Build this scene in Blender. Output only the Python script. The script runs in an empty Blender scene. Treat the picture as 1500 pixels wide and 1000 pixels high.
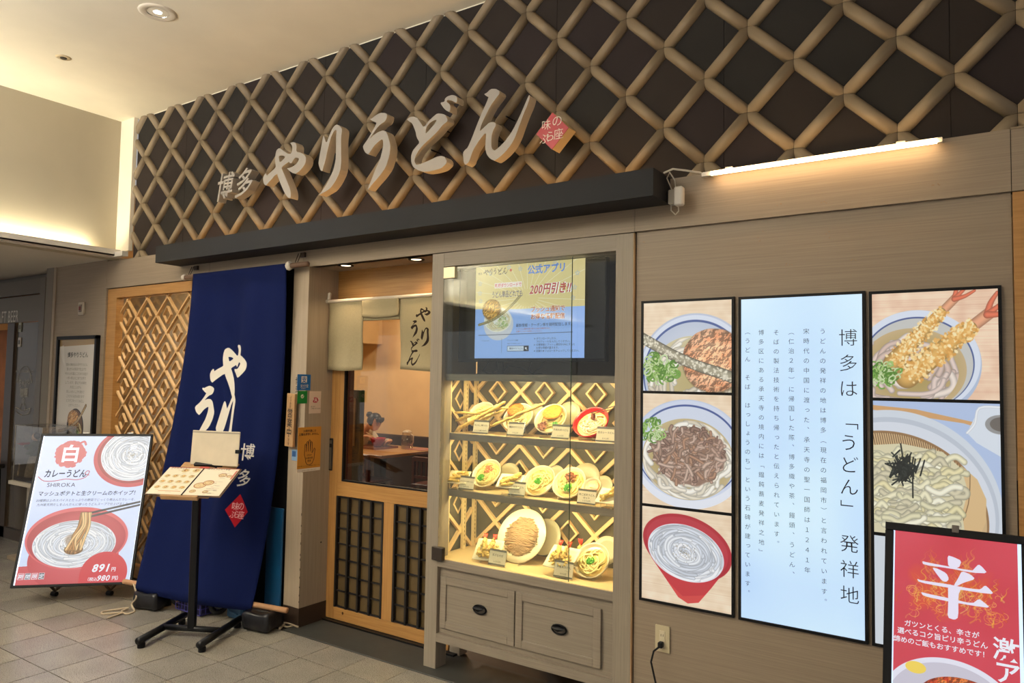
import bpy, bmesh, math, random, sys
import numpy as np
from mathutils import Vector, Matrix, noise as mnoise
random.seed(7)
SC = bpy.context.scene
COL = SC.collection
# ------------------------------------------------------------------ camera, world, light, exposure
CAM_H = 1.56
FPX = 1073.79
YAW, PIT, ROL = -0.592380, 0.053511, 0.016795
def cam_axes():
    cy, sy, cp, sp, cr, sr = math.cos(YAW), math.sin(YAW), math.cos(PIT), math.sin(PIT), math.cos(ROL), math.sin(ROL)
    F = Vector((sy*cp, cy*cp, sp)); R = Vector((cy, -sy, 0)); U = R.cross(F)
    return R*cr+U*sr, -R*sr+U*cr, F
CR, CU, CF = cam_axes()
CC = Vector((0, 0, CAM_H))
cd = bpy.data.cameras.new('camera'); cam = bpy.data.objects.new('camera', cd); COL.objects.link(cam)
cam.matrix_world = Matrix(((CR.x, CU.x, -CF.x, 0), (CR.y, CU.y, -CF.y, 0), (CR.z, CU.z, -CF.z, CAM_H), (0, 0, 0, 1)))
cd.sensor_width = 36; cd.lens = FPX/1500*36; cd.clip_start = .05; cd.clip_end = 100
SC.camera = cam
SC.view_settings.view_transform = 'Standard'; SC.view_settings.look = 'None'
SC.view_settings.gamma = 1; SC.view_settings.use_curve_mapping = False
SC.view_settings.exposure = -0.28
def lin(c):
    if isinstance(c, str): c = tuple(int(c[i:i+2], 16) for i in (1, 3, 5))
    return tuple((v/255/12.92 if v <= 10.31 else ((v/255+.055)/1.055)**2.4) for v in c[:3])
w = bpy.data.worlds.new('mall'); SC.world = w; w.use_nodes = True
w.node_tree.nodes['Background'].inputs[0].default_value = (1.0, .97, .95, 1)
w.node_tree.nodes['Background'].inputs[1].default_value = .52
def lamp(kind, name, loc, energy, color, size=.3, size_y=None, target=None, spot=None, blend=.6):
    l = bpy.data.lights.new(name, kind); l.energy = energy; l.color = color
    if kind == 'AREA':
        l.size = size
        if size_y: l.shape = 'RECTANGLE'; l.size_y = size_y
        else: l.shape = 'DISK'
    else: l.shadow_soft_size = size
    if kind == 'SPOT': l.spot_size = math.radians(spot or 90); l.spot_blend = blend
    o = bpy.data.objects.new(name, l); COL.objects.link(o); o.location = loc
    if target is not None:
        o.rotation_euler = (Vector(target)-Vector(loc)).to_track_quat('-Z', 'Y').to_euler()
    return o
WARM = (1, .87, .70); NEUT = (.96, .97, 1.0)
# the mall corridor's ceiling lamps in front of the shop
for x, y, e in ((-5.2, .6, 24), (-2.2, -.3, 1.5), (-5.6, -2.0, 20), (-1.5, -2.6, 2)):
    lamp('AREA', 'corridor_light', (x, y, 3.60), e, NEUT, .5, target=(x, y+.4, 0))
lamp('AREA', 'corridor_light', (-8.6, .6, 2.48), 11, NEUT, .5, target=(-8.6, .9, 0))
# cove lamp of the left bulkhead, shining up on the cream ceiling
lamp('AREA', 'ceiling_uplight', (-5.985, -.9, 2.54), 62, (1, .92, .70), .03, 7.6).rotation_euler = (math.pi, 0, 0)
lamp('AREA', 'ceiling_uplight', (-4.0, -1.2, 2.62), 580, (1, .99, .97), 3.6, .25).rotation_euler = (math.pi, 0, 0)  # added uplight hung in mid-corridor, only brightens the ceiling
# the dining room's lamps
lamp('AREA', 'dining_light', (-5.6, 6.3, 2.95), 62, WARM, .5, target=(-5.9, 6.9, 0))
lamp('AREA', 'dining_light', (-5.5, 3.75, 2.5), 42, WARM, 2.0, .2, target=(-5.5, 4.1, .6))
lamp('AREA', 'dining_light', (-8.0, 5.6, 2.95), 70, WARM, .5, target=(-8.0, 5.8, 0))
# ------------------------------------------------------------------ helpers
def ray(px, py): return CR*((px-750)/FPX) - CU*((py-500)/FPX) + CF
def PY(px, py, Y): d = ray(px, py); return CC+d*(Y/d.y)
def PZ(px, py, Z): d = ray(px, py); return CC+d*((Z-CAM_H)/d.z)
def PX(px, py, X): d = ray(px, py); return CC+d*(X/d.x)
def link(o, parent=None):
    COL.objects.link(o)
    if parent is not None: o.parent = parent
    return o
ROTATED = set()
def wloc(o):
    v = Vector((0, 0, 0))
    while o is not None:
        if o.name in ROTATED: return Vector((0, 0, 0))   # parts of a turned thing are given in its own frame
        v += o.location; o = o.parent
    return v
def thing(name, label, cat, loc=(0, 0, 0), rot=None, group=None, mat=None):
    o = bpy.data.objects.new(name, None); link(o); o.empty_display_size = .05
    if mat is not None: o.matrix_world = mat; ROTATED.add(o.name)
    else:
        o.location = loc
        if rot: o.rotation_euler = rot; ROTATED.add(o.name)
    o['label'] = label; o['category'] = cat
    if group: o['group'] = group
    return o
def tag(o, label, cat, group=None):
    o['label'] = label; o['category'] = cat
    if group: o['group'] = group
    return o
def dup(root, label=None, mat=None, loc=None, group=None):
    r = root.copy(); COL.objects.link(r)
    if mat is not None: r.matrix_world = mat
    if loc is not None: r.location = loc
    if label: r['label'] = label
    if group: r['group'] = group
    for ch in list(root.children):
        c = ch.copy(); COL.objects.link(c); c.parent = r
        for g in list(ch.children):
            d = g.copy(); COL.objects.link(d); d.parent = c
    return r
def new_mesh(name, verts, faces, m, smooth=False):
    me = bpy.data.meshes.new(name); me.from_pydata([tuple(v) for v in verts], [], faces)
    if m is not None: me.materials.append(m)
    if smooth: me.polygons.foreach_set('use_smooth', [True]*len(me.polygons))
    me.update(); return me
class B:
    """collects solids; obj() links them as ONE mesh object"""
    def __init__(s, M=None): s.v = []; s.f = []; s.M = M
    def add(s, vs, fs, M=None):
        n = len(s.v); M = M if M is not None else s.M
        s.v += [(M @ Vector(v)) if M is not None else Vector(v) for v in vs]
        s.f += [tuple(i+n for i in f) for f in fs]; return s
    def box(s, x0, x1, y0, y1, z0, z1, M=None, c=0):
        if c <= 0:
            vs = [(x, y, z) for x in (x0, x1) for y in (y0, y1) for z in (z0, z1)]
            fs = [(0, 1, 3, 2), (4, 6, 7, 5), (0, 4, 5, 1), (2, 3, 7, 6), (0, 2, 6, 4), (1, 5, 7, 3)]
            return s.add(vs, fs, M)
        bm = bmesh.new(); bmesh.ops.create_cube(bm, size=1)
        for v in bm.verts: v.co = Vector(((x0+x1)/2+v.co.x*(x1-x0), (y0+y1)/2+v.co.y*(y1-y0), (z0+z1)/2+v.co.z*(z1-z0)))
        bmesh.ops.bevel(bm, geom=bm.edges[:], offset=c, segments=1, affect='EDGES')
        s.add([v.co.copy() for v in bm.verts], [tuple(v.index for v in f.verts) for f in bm.faces], M); bm.free(); return s
    def tube(s, pts, r, seg=8, cap=True, M=None, closed=False):
        pts = [Vector(p) for p in pts]; n = len(pts)
        rs = r if isinstance(r, (list, tuple)) else [r]*n
        vs = []; up = None
        for i, p in enumerate(pts):
            if closed: t = pts[(i+1) % n]-pts[i-1]
            else: t = pts[min(i+1, n-1)]-pts[max(i-1, 0)]
            t = t.normalized() if t.length > 1e-9 else Vector((0, 0, 1))
            if up is None: up = Vector((0, 0, 1)) if abs(t.z) < .9 else Vector((1, 0, 0))
            a = t.cross(up); a = a.normalized() if a.length > 1e-6 else t.orthogonal().normalized(); b = a.cross(t); up = b
            for k in range(seg):
                an = 2*math.pi*k/seg; vs.append(p+(a*math.cos(an)+b*math.sin(an))*rs[i])
        fs = []
        for i in range(n if closed else n-1):
            j = (i+1) % n
            for k in range(seg):
                fs.append((i*seg+k, i*seg+(k+1) % seg, j*seg+(k+1) % seg, j*seg+k))
        if cap and not closed:
            fs.append(tuple(range(seg))[::-1]); fs.append(tuple((n-1)*seg+k for k in range(seg)))
        return s.add(vs, fs, M)
    def lathe(s, prof, seg=24, M=None, wob=None, cap=False):
        vs = []; n = len(prof)
        for i, (r, z) in enumerate(prof):
            for k in range(seg):
                a = 2*math.pi*k/seg; rr = r*(1+(wob(a, z) if wob else 0)); vs.append((rr*math.cos(a), rr*math.sin(a), z))
        fs = [(i*seg+k, i*seg+(k+1) % seg, (i+1)*seg+(k+1) % seg, (i+1)*seg+k) for i in range(n-1) for k in range(seg)]
        if cap: fs.append(tuple(range(seg))[::-1]); fs.append(tuple((n-1)*seg+k for k in range(seg)))
        return s.add(vs, fs, M)
    def ball(s, c, r, sx=1, sy=1, sz=1, sub=2, amp=0, fq=30, M=None, seed=0):
        bm = bmesh.new(); bmesh.ops.create_icosphere(bm, subdivisions=sub, radius=1)
        vs = []
        for v in bm.verts:
            d = v.co.copy(); k = 1
            if amp: k += amp*mnoise.noise(Vector((d.x*sx, d.y*sy, d.z*sz))*r*fq+Vector((seed*7.1, 3, seed)))
            vs.append(Vector(c)+Vector((d.x*sx, d.y*sy, d.z*sz))*r*k)
        s.add(vs, [tuple(v.index for v in f.verts) for f in bm.faces], M); bm.free(); return s
    def prism(s, poly, d0, d1, M=None):
        """polygon in local x,z; extruded along y from d0 to d1"""
        n = len(poly); vs = [(p[0], d0, p[1]) for p in poly]+[(p[0], d1, p[1]) for p in poly]
        fs = [tuple(range(n)), tuple(range(2*n-1, n-1, -1))]+[(i, i+n, (i+1) % n+n, (i+1) % n) for i in range(n)]
        return s.add(vs, fs, M)
    def obj(s, name, m, parent=None, smooth=False, local=False, bev=0, kind=None, auto=None):
        off = Vector((0, 0, 0)) if (local or parent is None) else wloc(parent)
        me = new_mesh(name, [v-off for v in s.v], s.f, m, smooth)
        bm = bmesh.new(); bm.from_mesh(me); bmesh.ops.recalc_face_normals(bm, faces=bm.faces); bm.to_mesh(me); bm.free()
        if auto:
            try: me.set_sharp_from_angle(angle=math.radians(auto))
            except Exception: pass
        o = bpy.data.objects.new(name, me); link(o, parent)
        if bev:
            b = o.modifiers.new('bevel', 'BEVEL'); b.width = bev; b.segments = 2; b.limit_method = 'ANGLE'
        if kind: o['kind'] = kind
        return o
def struct(b, name, m, **k): return b.obj(name, m, kind='structure', **k)
def R3(axis, deg): return Matrix.Rotation(math.radians(deg), 4, axis)
def T3(x, y, z): return Matrix.Translation((x, y, z))
def frameM(origin, a, b):
    """matrix with local x=a, local z=b, local y = into the surface"""
    a = Vector(a).normalized(); b = Vector(b).normalized(); c = b.cross(a)
    return Matrix(((a.x, c.x, b.x, origin[0]), (a.y, c.y, b.y, origin[1]), (a.z, c.z, b.z, origin[2]), (0, 0, 0, 1)))
# ------------------------------------------------------------------ materials
def nt(name):
    m = bpy.data.materials.new(name); m.use_nodes = True; return m, m.node_tree, m.node_tree.nodes['Principled BSDF']
def mat(name, c, rough=.5, metal=0, var=0, vs=20, bump=0, bs=200, trans=0, coat=0, spec=.5, stretch=(1, 1, 1), detail=3):
    m, t, p = nt(name); L = lin(c)
    p.inputs['Base Color'].default_value = (*L, 1); p.inputs['Roughness'].default_value = rough; p.inputs['Metallic'].default_value = metal; p.inputs['Specular IOR Level'].default_value = spec
    if trans: p.inputs['Transmission Weight'].default_value = trans
    if coat: p.inputs['Coat Weight'].default_value = coat
    if var or bump:
        tc = t.nodes.new('ShaderNodeTexCoord'); mp = t.nodes.new('ShaderNodeMapping'); mp.inputs['Scale'].default_value = stretch
        t.links.new(tc.outputs['Object'], mp.inputs[0])
    if var:
        n = t.nodes.new('ShaderNodeTexNoise'); n.inputs['Scale'].default_value = vs; n.inputs['Detail'].default_value = detail; t.links.new(mp.outputs[0], n.inputs[0])
        r = t.nodes.new('ShaderNodeValToRGB'); r.color_ramp.elements[0].position = .3; r.color_ramp.elements[1].position = .7
        r.color_ramp.elements[0].color = (*[v*(1-var) for v in L], 1); r.color_ramp.elements[1].color = (*[min(1, v*(1+var*.7)) for v in L], 1)
        t.links.new(n.outputs[0], r.inputs[0]); t.links.new(r.outputs[0], p.inputs['Base Color'])
    if bump:
        n2 = t.nodes.new('ShaderNodeTexNoise'); n2.inputs['Scale'].default_value = bs; t.links.new(mp.outputs[0], n2.inputs[0])
        bp = t.nodes.new('ShaderNodeBump'); bp.inputs['Strength'].default_value = bump; bp.inputs['Distance'].default_value = .01
        t.links.new(n2.outputs[0], bp.inputs['Height']); t.links.new(bp.outputs[0], p.inputs['Normal'])
    return m
def wood(name, c1, c2, stretch=(2, 30, 60), scale=2, rough=.5, bump=.06, wear=0):
    m, t, p = nt(name); p.inputs['Roughness'].default_value = rough
    tc = t.nodes.new('ShaderNodeTexCoord'); mp = t.nodes.new('ShaderNodeMapping'); mp.inputs['Scale'].default_value = stretch
    n = t.nodes.new('ShaderNodeTexNoise'); n.inputs['Scale'].default_value = scale; n.inputs['Detail'].default_value = 5; n.inputs['Roughness'].default_value = .65
    r = t.nodes.new('ShaderNodeValToRGB'); e = r.color_ramp.elements
    e[0].position = .32; e[1].position = .68; e[0].color = (*lin(c1), 1); e[1].color = (*lin(c2), 1)
    t.links.new(tc.outputs['Object'], mp.inputs[0]); t.links.new(mp.outputs[0], n.inputs[0]); t.links.new(n.outputs[0], r.inputs[0])
    src = r.outputs[0]
    if wear:
        n3 = t.nodes.new('ShaderNodeTexNoise'); n3.inputs['Scale'].default_value = 9; t.links.new(tc.outputs['Object'], n3.inputs[0])
        r3 = t.nodes.new('ShaderNodeValToRGB'); r3.color_ramp.elements[0].position = .72; r3.color_ramp.elements[1].position = .76
        mx = t.nodes.new('ShaderNodeMix'); mx.data_type = 'RGBA'; t.links.new(n3.outputs[0], r3.inputs[0]); t.links.new(r3.outputs[0], mx.inputs[0])
        t.links.new(src, mx.inputs[6]); mx.inputs[7].default_value = (*[v*.7 for v in lin(c1)], 1); src = mx.outputs[2]
    t.links.new(src, p.inputs['Base Color'])
    if bump:
        bp = t.nodes.new('ShaderNodeBump'); bp.inputs['Strength'].default_value = bump; bp.inputs['Distance'].default_value = .005
        t.links.new(n.outputs[0], bp.inputs['Height']); t.links.new(bp.outputs[0], p.inputs['Normal'])
    return m
def emis(name, c, s=1.0, rough=.3):
    m, t, p = nt(name); L = lin(c); p.inputs['Base Color'].default_value = (.02, .02, .02, 1); p.inputs['Roughness'].default_value = rough
    p.inputs['Emission Color'].default_value = (*L, 1); p.inputs['Emission Strength'].default_value = s*1.2; return m
def glass(name, tint=(1, 1, 1), op=.08, rough=.02):
    """thin pane: mostly clear, a little gloss"""
    m, t, p = nt(name); t.nodes.remove(p); out = t.nodes['Material Output']
    tr = t.nodes.new('ShaderNodeBsdfTransparent'); tr.inputs[0].default_value = (*tint, 1)
    gl = t.nodes.new('ShaderNodeBsdfGlossy'); gl.inputs['Roughness'].default_value = rough
    fr = t.nodes.new('ShaderNodeFresnel'); fr.inputs[0].default_value = 1.45
    mx = t.nodes.new('ShaderNodeMixShader'); ml = t.nodes.new('ShaderNodeMath'); ml.operation = 'MULTIPLY_ADD'; ml.inputs[1].default_value = .26; ml.inputs[2].default_value = op*.2
    t.links.new(fr.outputs[0], ml.inputs[0]); t.links.new(ml.outputs[0], mx.inputs[0]); t.links.new(tr.outputs[0], mx.inputs[1]); t.links.new(gl.outputs[0], mx.inputs[2]); t.links.new(mx.outputs[0], out.inputs[0])
    return m
# ------------------------------------------------------------------ lettering: glyph outlines of Blender's own font
_GC = {}
def prime(chars, off):
    todo = [c for c in dict.fromkeys(chars) if (c, off) not in _GC and c not in ' \u3000\n']
    obs = []
    for c in todo:
        cu = bpy.data.curves.new('g', 'FONT'); cu.body = c; cu.resolution_u = 3; cu.offset = off; cu.fill_mode = 'FRONT'
        o = bpy.data.objects.new('g', cu); COL.objects.link(o); obs.append((c, o, cu))
    dg = bpy.context.evaluated_depsgraph_get(); dg.update()
    for c, o, cu in obs:
        me = bpy.data.meshes.new_from_object(o.evaluated_get(dg))
        v = np.array([(q.co.x, q.co.y) for q in me.vertices]) if len(me.vertices) else np.zeros((0, 2))
        _GC[(c, off)] = (v, [tuple(p.vertices) for p in me.polygons]); bpy.data.meshes.remove(me)
    for c, o, cu in obs: bpy.data.objects.remove(o); bpy.data.curves.remove(cu)
ROTV = '「」（）ー…〜'
def adv(c, off):
    if c in ' ': return .32
    if ord(c) > 0x2000: return 1.0
    v = _GC[(c, off)][0]
    return (v[:, 0].max()+.07) if len(v) else .3
def text_geo(s, size, off=0.0, vertical=False, shear=0, sx=1, pitch=None, align='L', lh=1.35):
    prime(s, off); V = []; Fc = []; n = 0
    lines = s.split('\n')
    for li, line in enumerate(lines):
        pen = 0; W = []
        for c in line:
            if c == '\u3000' or c == ' ': W.append(None); pen += (pitch or size*(1 if c == '\u3000' else .32)*sx) if not vertical else (pitch or size); continue
            v, f = _GC[(c, off)]; v = v.copy()
            if not len(v): continue
            if vertical:
                p = pitch or size
                if c in ROTV:
                    v = v-np.array((.5, .36)); v = np.stack([v[:, 1], -v[:, 0]], 1)+np.array((.5, .36))
                elif c in '、。': v = v+np.array((.55, .6))
                elif c in 'っょゃゅャュョッ': v = v+np.array((.1, .08))
                u = (v[:, 0]-.5)*size*sx; z = (v[:, 1]-.36)*size-pen-p/2; pen += p
                u = u-li*size*lh
            else:
                a = adv(c, off); u = v[:, 0]*size*sx+pen; z = v[:, 1]*size; pen += a*size*sx if not pitch else pitch
                z = z-li*size*lh
            if shear: u = u+shear*(z if not vertical else v[:, 1]*size)
            W.append((u, z, f))
        sh = 0
        if not vertical: sh = {'L': 0, 'C': -pen/2, 'R': -pen}[align]
        for it in W:
            if it is None: continue
            u, z, f = it
            V += list(zip(u+sh, z)); Fc += [tuple(i+n for i in q) for q in f]; n = len(V)
    return V, Fc
def text(s, m, parent, M, size, depth=0, name='lettering', **k):
    """lettering lying in the local x-z plane of matrix M, facing local -y"""
    V, Fc = text_geo(s, size, **k)
    if depth:
        bm = bmesh.new(); vv = [bm.verts.new((u, -depth, z)) for u, z in V]
        for f in Fc:
            try: bm.faces.new([vv[i] for i in f])
            except Exception: pass
        r = bmesh.ops.extrude_face_region(bm, geom=bm.faces[:])
        for e in r['geom']:
            if isinstance(e, bmesh.types.BMVert): e.co.y = 0
        bm.verts.index_update()
        vs = [v.co.copy() for v in bm.verts]; fs = [tuple(v.index for v in f.verts) for f in bm.faces]; bm.free()
    else: vs = [Vector((u, 0, z)) for u, z in V]; fs = Fc
    off = wloc(parent) if parent is not None else Vector((0, 0, 0))
    me = new_mesh(name, [(M @ v)-off for v in vs], fs, m)
    o = link(bpy.data.objects.new(name, me), parent)
    if not depth: o['kind'] = 'stuff'
    return o
def chaikin(p, it=1):
    for _ in range(it):
        q = []
        for i in range(len(p)):
            a = np.array(p[i]); b = np.array(p[(i+1) % len(p)]); q += [tuple(a*.8+b*.2), tuple(a*.2+b*.8)]
        p = q
    return p
def glyph_geo(key, it=1):
    (c, loops) = GLYPH[key]; return [chaikin([(x/1000, z/1000) for x, z in l], it) for l in loops]
def glyph_mesh(key, M, depth, scale=1.0):
    """brush letter: filled outline (holes kept) with thickness, via curve fill"""
    cu = bpy.data.curves.new('g', 'CURVE'); cu.dimensions = '2D'; cu.fill_mode = 'BOTH' if depth else 'FRONT'; cu.extrude = depth/2
    for l in glyph_geo(key):
        sp = cu.splines.new('POLY'); sp.points.add(len(l)-1); sp.use_cyclic_u = True
        for i, (x, z) in enumerate(l): sp.points[i].co = (x*scale, z*scale, 0, 1)
    o = bpy.data.objects.new('g', cu); COL.objects.link(o)
    dg = bpy.context.evaluated_depsgraph_get(); dg.update()
    me = bpy.data.meshes.new_from_object(o.evaluated_get(dg)); bpy.data.objects.remove(o)
    vs = [M @ Vector((v.co.x, -v.co.z, v.co.y)) for v in me.vertices]; fs = [tuple(p.vertices) for p in me.polygons]
    bpy.data.meshes.remove(me); return vs, fs
GLYPH = {
 'ya': ((-3.831, 2.877), [[(49,183), (93,179), (109,165), (117,149), (115,112), (154,102), (187,85), (208,64), (210,42), (203,21), (179,-1), (147,-19), (112,-29), (79,-17), (24,20), (51,18), (80,20), (113,31), (138,49), (143,65), (120,74), (104,74), (88,63), (69,42), (45,58), (19,51), (-17,37), (-23,24), (-12,9), (31,-59), (68,-122), (77,-154), (74,-183), (44,-171), (16,-141), (-13,-97), (-58,-24), (-67,2), (-169,-61), (-176,-66), (-197,-52), (-210,-16), (-200,5), (-180,20), (-170,-1), (-142,13), (-81,40), (-86,65), (-91,93), (-89,129), (-80,155), (-54,165), (-26,150), (9,127), (43,109), (69,110), (78,142), (70,163)], [(-58,110), (-38,113), (-7,107), (10,94), (-42,65)]]),
 'ri': ((-3.403, 2.890), [[(-62,163), (-36,106), (-14,147), (10,186), (31,205), (51,209), (71,199), (96,178), (99,160), (93,115), (97,29), (102,-27), (93,-88), (53,-145), (8,-182), (-46,-198), (-95,-209), (-75,-196), (-40,-168), (5,-113), (35,-67), (51,-14), (53,36), (49,118), (52,171), (43,177), (25,168), (5,141), (-18,79), (-40,0), (-60,-48), (-61,-60), (-80,-57), (-102,-11), (-99,10), (-81,94), (-69,149)]]),
 'u': ((-3.011, 2.877), [[(-67,206), (-49,202), (-17,215), (21,224), (60,216), (78,204), (74,182), (62,166), (27,156), (-4,136), (-35,107), (-59,79), (-27,101), (15,114), (54,115), (79,98), (97,53), (111,12), (104,-41), (79,-104), (31,-149), (-24,-188), (-69,-224), (-45,-180), (1,-98), (31,-50), (47,-1), (53,40), (46,64), (24,60), (-18,39), (-56,0), (-66,-8), (-92,9), (-108,35), (-111,51), (-80,78), (-56,103), (-22,144), (-3,170), (-34,184)]]),
 'do': ((-2.601, 2.898), [[(-180,124), (-160,134), (-130,132), (-103,120), (-80,93), (-53,54), (-18,84), (13,103), (44,117), (85,105), (104,93), (117,68), (114,57), (84,45), (47,15), (10,-8), (-40,-34), (-85,-67), (-110,-98), (-115,-127), (-102,-147), (-69,-148), (-12,-138), (45,-125), (76,-125), (101,-134), (117,-154), (115,-173), (84,-192), (59,-196), (16,-199), (-35,-197), (-81,-183), (-121,-159), (-138,-129), (-141,-93), (-130,-64), (-105,-43), (-79,-25), (-103,9), (-111,43), (-139,96), (-159,108)], [(42,81), (20,82), (-11,73), (-33,54), (-39,15), (-10,35), (21,57)], [(61,173), (93,171), (95,188), (111,197), (141,199), (166,191), (180,176), (178,152), (167,152), (142,169), (111,178), (108,167), (130,149), (134,129), (131,106), (106,120), (87,138)]]),
 'n': ((-2.164, 2.883), [[(-78,173), (-61,176), (-35,192), (-4,186), (19,171), (22,156), (-3,133), (-36,102), (-69,52), (-94,9), (-102,-22), (-74,-4), (-40,16), (-6,10), (3,-6), (-14,-29), (-24,-55), (-26,-101), (-20,-128), (-3,-140), (25,-126), (74,-91), (111,-47), (148,11), (184,77), (202,112), (210,101), (195,61), (174,24), (149,-31), (128,-82), (102,-123), (64,-158), (26,-180), (-4,-192), (-30,-178), (-53,-153), (-64,-118), (-63,-86), (-59,-35), (-79,-45), (-112,-77), (-141,-111), (-157,-146), (-168,-173), (-192,-186), (-204,-170), (-210,-118), (-197,-104), (-179,-95), (-154,-51), (-120,19), (-93,71), (-60,126), (-46,156), (-60,158)]]),
}
# ------------------------------------------------------------------ a small painter for printed pictures (numpy arrays -> images)
def vnoise(h, w, cell, seed, oct=3):
    rs = np.random.RandomState(seed); out = np.zeros((h, w)); amp = 1; tot = 0
    for o in range(oct):
        gh, gw = int(h/cell)+3, int(w/cell)+3; g = rs.rand(gh, gw)
        y = np.arange(h)/cell; x = np.arange(w)/cell; yi = y.astype(int); xi = x.astype(int); fy = y-yi; fx = x-xi
        fy = fy*fy*(3-2*fy); fx = fx*fx*(3-2*fx)
        a = g[yi][:, xi]; b = g[yi][:, xi+1]; c = g[yi+1][:, xi]; d = g[yi+1][:, xi+1]
        out += amp*((a*(1-fx)+b*fx)*(1-fy)[:, None]+(c*(1-fx)+d*fx)*fy[:, None]); tot += amp; amp *= .5; cell = max(cell/2, 1.01)
    return out/tot
class Cv:
    def __init__(s, w, h, k, c):
        s.k = k; s.W = int(w*k); s.H = int(h*k); s.a = np.ones((s.H, s.W, 3))*np.array(c)/255.; s.clip = None; s.seed = 1
        s.yy, s.xx = np.mgrid[0:s.H, 0:s.W]; s.yy = (s.yy+.5)/k; s.xx = (s.xx+.5)/k
    def blend(s, sl, al, col):
        if s.clip is not None: al = al*s.clip[sl]
        c = np.array(col, float); c = c/255. if c.ndim == 1 else c
        s.a[sl] = s.a[sl]*(1-al[..., None])+c*al[..., None]
    def sl(s, x0, y0, x1, y1):
        k = s.k; return (slice(max(0, int(y0*k)), min(s.H, int(y1*k)+2)), slice(max(0, int(x0*k)), min(s.W, int(x1*k)+2)))
    def emask(s, cx, cy, rx, ry, rot=0, soft=1., wob=0, seed=0):
        r = max(rx, ry)*1.15; sl = s.sl(cx-r, cy-r, cx+r, cy+r); x = s.xx[sl]-cx; y = s.yy[sl]-cy
        ca, sa = math.cos(rot), math.sin(rot); u = (x*ca+y*sa)/rx; v = (-x*sa+y*ca)/ry; d = np.sqrt(u*u+v*v)
        if wob: an = np.arctan2(v, u); d = d/(1+wob*(np.sin(3*an+seed)+.6*np.sin(7*an+2*seed)+.5*np.sin(13*an+seed*3)))
        return sl, np.clip((1-d)*min(rx, ry)*s.k/soft+.5, 0, 1), d, u, v
    def ell(s, cx, cy, rx, ry, col, rot=0, soft=1., al=1., col2=None, wob=0, seed=0, pw=2):
        sl, m, d, u, v = s.emask(cx, cy, rx, ry, rot, soft, wob, seed)
        if col2 is not None:
            t = np.clip(d, 0, 1)[..., None]**pw; c = np.array(col)/255*(1-t)+np.array(col2)/255*t
        else: c = np.array(col, float)
        s.blend(sl, m*al, c)
    def tex(s, cx, cy, rx, ry, c1, c2, cell=8, rot=0, seed=0, wob=0, al=1., shade=.25, con=1.6, soft=1.):
        sl, m, d, u, v = s.emask(cx, cy, rx, ry, rot, soft, wob, seed)
        n = vnoise(m.shape[0], m.shape[1], cell*s.k, seed+3, 4); n = np.clip((n-.5)*con*2+.5, 0, 1)[..., None]
        gy, gx = np.gradient(vnoise(m.shape[0], m.shape[1], cell*.6*s.k, seed+9, 3)); lt = np.clip((-gy-gx)*cell*s.k*.6, -.25, .25)[..., None]
        c = np.array(c1)/255*(1-n)+np.array(c2)/255*n; c = c*(1+lt)*(1-shade*np.clip(d, 0, 1)[..., None]**3); s.blend(sl, m*al, np.clip(c, 0, 1))
    def poly(s, pts, col, al=1., holes=()):
        P = np.array(pts, float); x0, y0 = P.min(0)-1; x1, y1 = P.max(0)+1; sl = s.sl(x0, y0, x1, y1); x = s.xx[sl]; y = s.yy[sl]
        acc = np.zeros(x.shape)
        for dx, dy in ((-.25, -.25), (.25, -.25), (-.25, .25), (.25, .25)):
            ins = np.zeros(x.shape, bool); X = x+dx/s.k; Y = y+dy/s.k
            for loop in [P]+[np.array(h, float) for h in holes]:
                n = len(loop)
                for i in range(n):
                    ax, ay = loop[i]; bx, by = loop[(i+1) % n]
                    if ay == by: continue
                    c = (ay > Y) != (by > Y); ins ^= c & (X < (bx-ax)*(Y-ay)/(by-ay)+ax)
            acc += ins
        s.blend(sl, acc/4*al, col)
    def stroke(s, pts, w, col, shade=.3, al=1., smooth=True, w1=None, hl=.0):
        P = [np.array(p, float) for p in pts]
        if smooth and len(P) > 2:
            Q = []
            for i in range(len(P)-1):
                p0 = P[max(i-1, 0)]; p1 = P[i]; p2 = P[i+1]; p3 = P[min(i+2, len(P)-1)]
                for t in np.linspace(0, 1, 5)[:-1]:
                    Q.append(.5*((2*p1)+(-p0+p2)*t+(2*p0-5*p1+4*p2-p3)*t*t+(-p0+3*p1-3*p2+p3)*t**3))
            Q.append(P[-1]); P = Q
        A = np.array(P); x0, y0 = A.min(0)-w; x1, y1 = A.max(0)+w
        sl = s.sl(x0, y0, x1, y1); x = s.xx[sl]; y = s.yy[sl]
        if x.size == 0: return
        D = np.full(x.shape, 1e9); n = len(P)-1
        for i in range(n):
            a, b = P[i], P[i+1]; ab = b-a; L = ab@ab
            if L < 1e-9: continue
            t = np.clip(((x-a[0])*ab[0]+(y-a[1])*ab[1])/L, 0, 1); ww = w if w1 is None else w+(w1-w)*(i+t)/n
            D = np.minimum(D, np.hypot(x-a[0]-t*ab[0], y-a[1]-t*ab[1])/(ww/2))
        m = np.clip((1-D)*w/2*s.k+.5, 0, 1); t = np.clip(D, 0, 1)[..., None]
        c = np.array(col)/255*(1-shade*t**2)+hl*(1-t)**2; s.blend(sl, m*al, np.clip(c, 0, 1))
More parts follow.
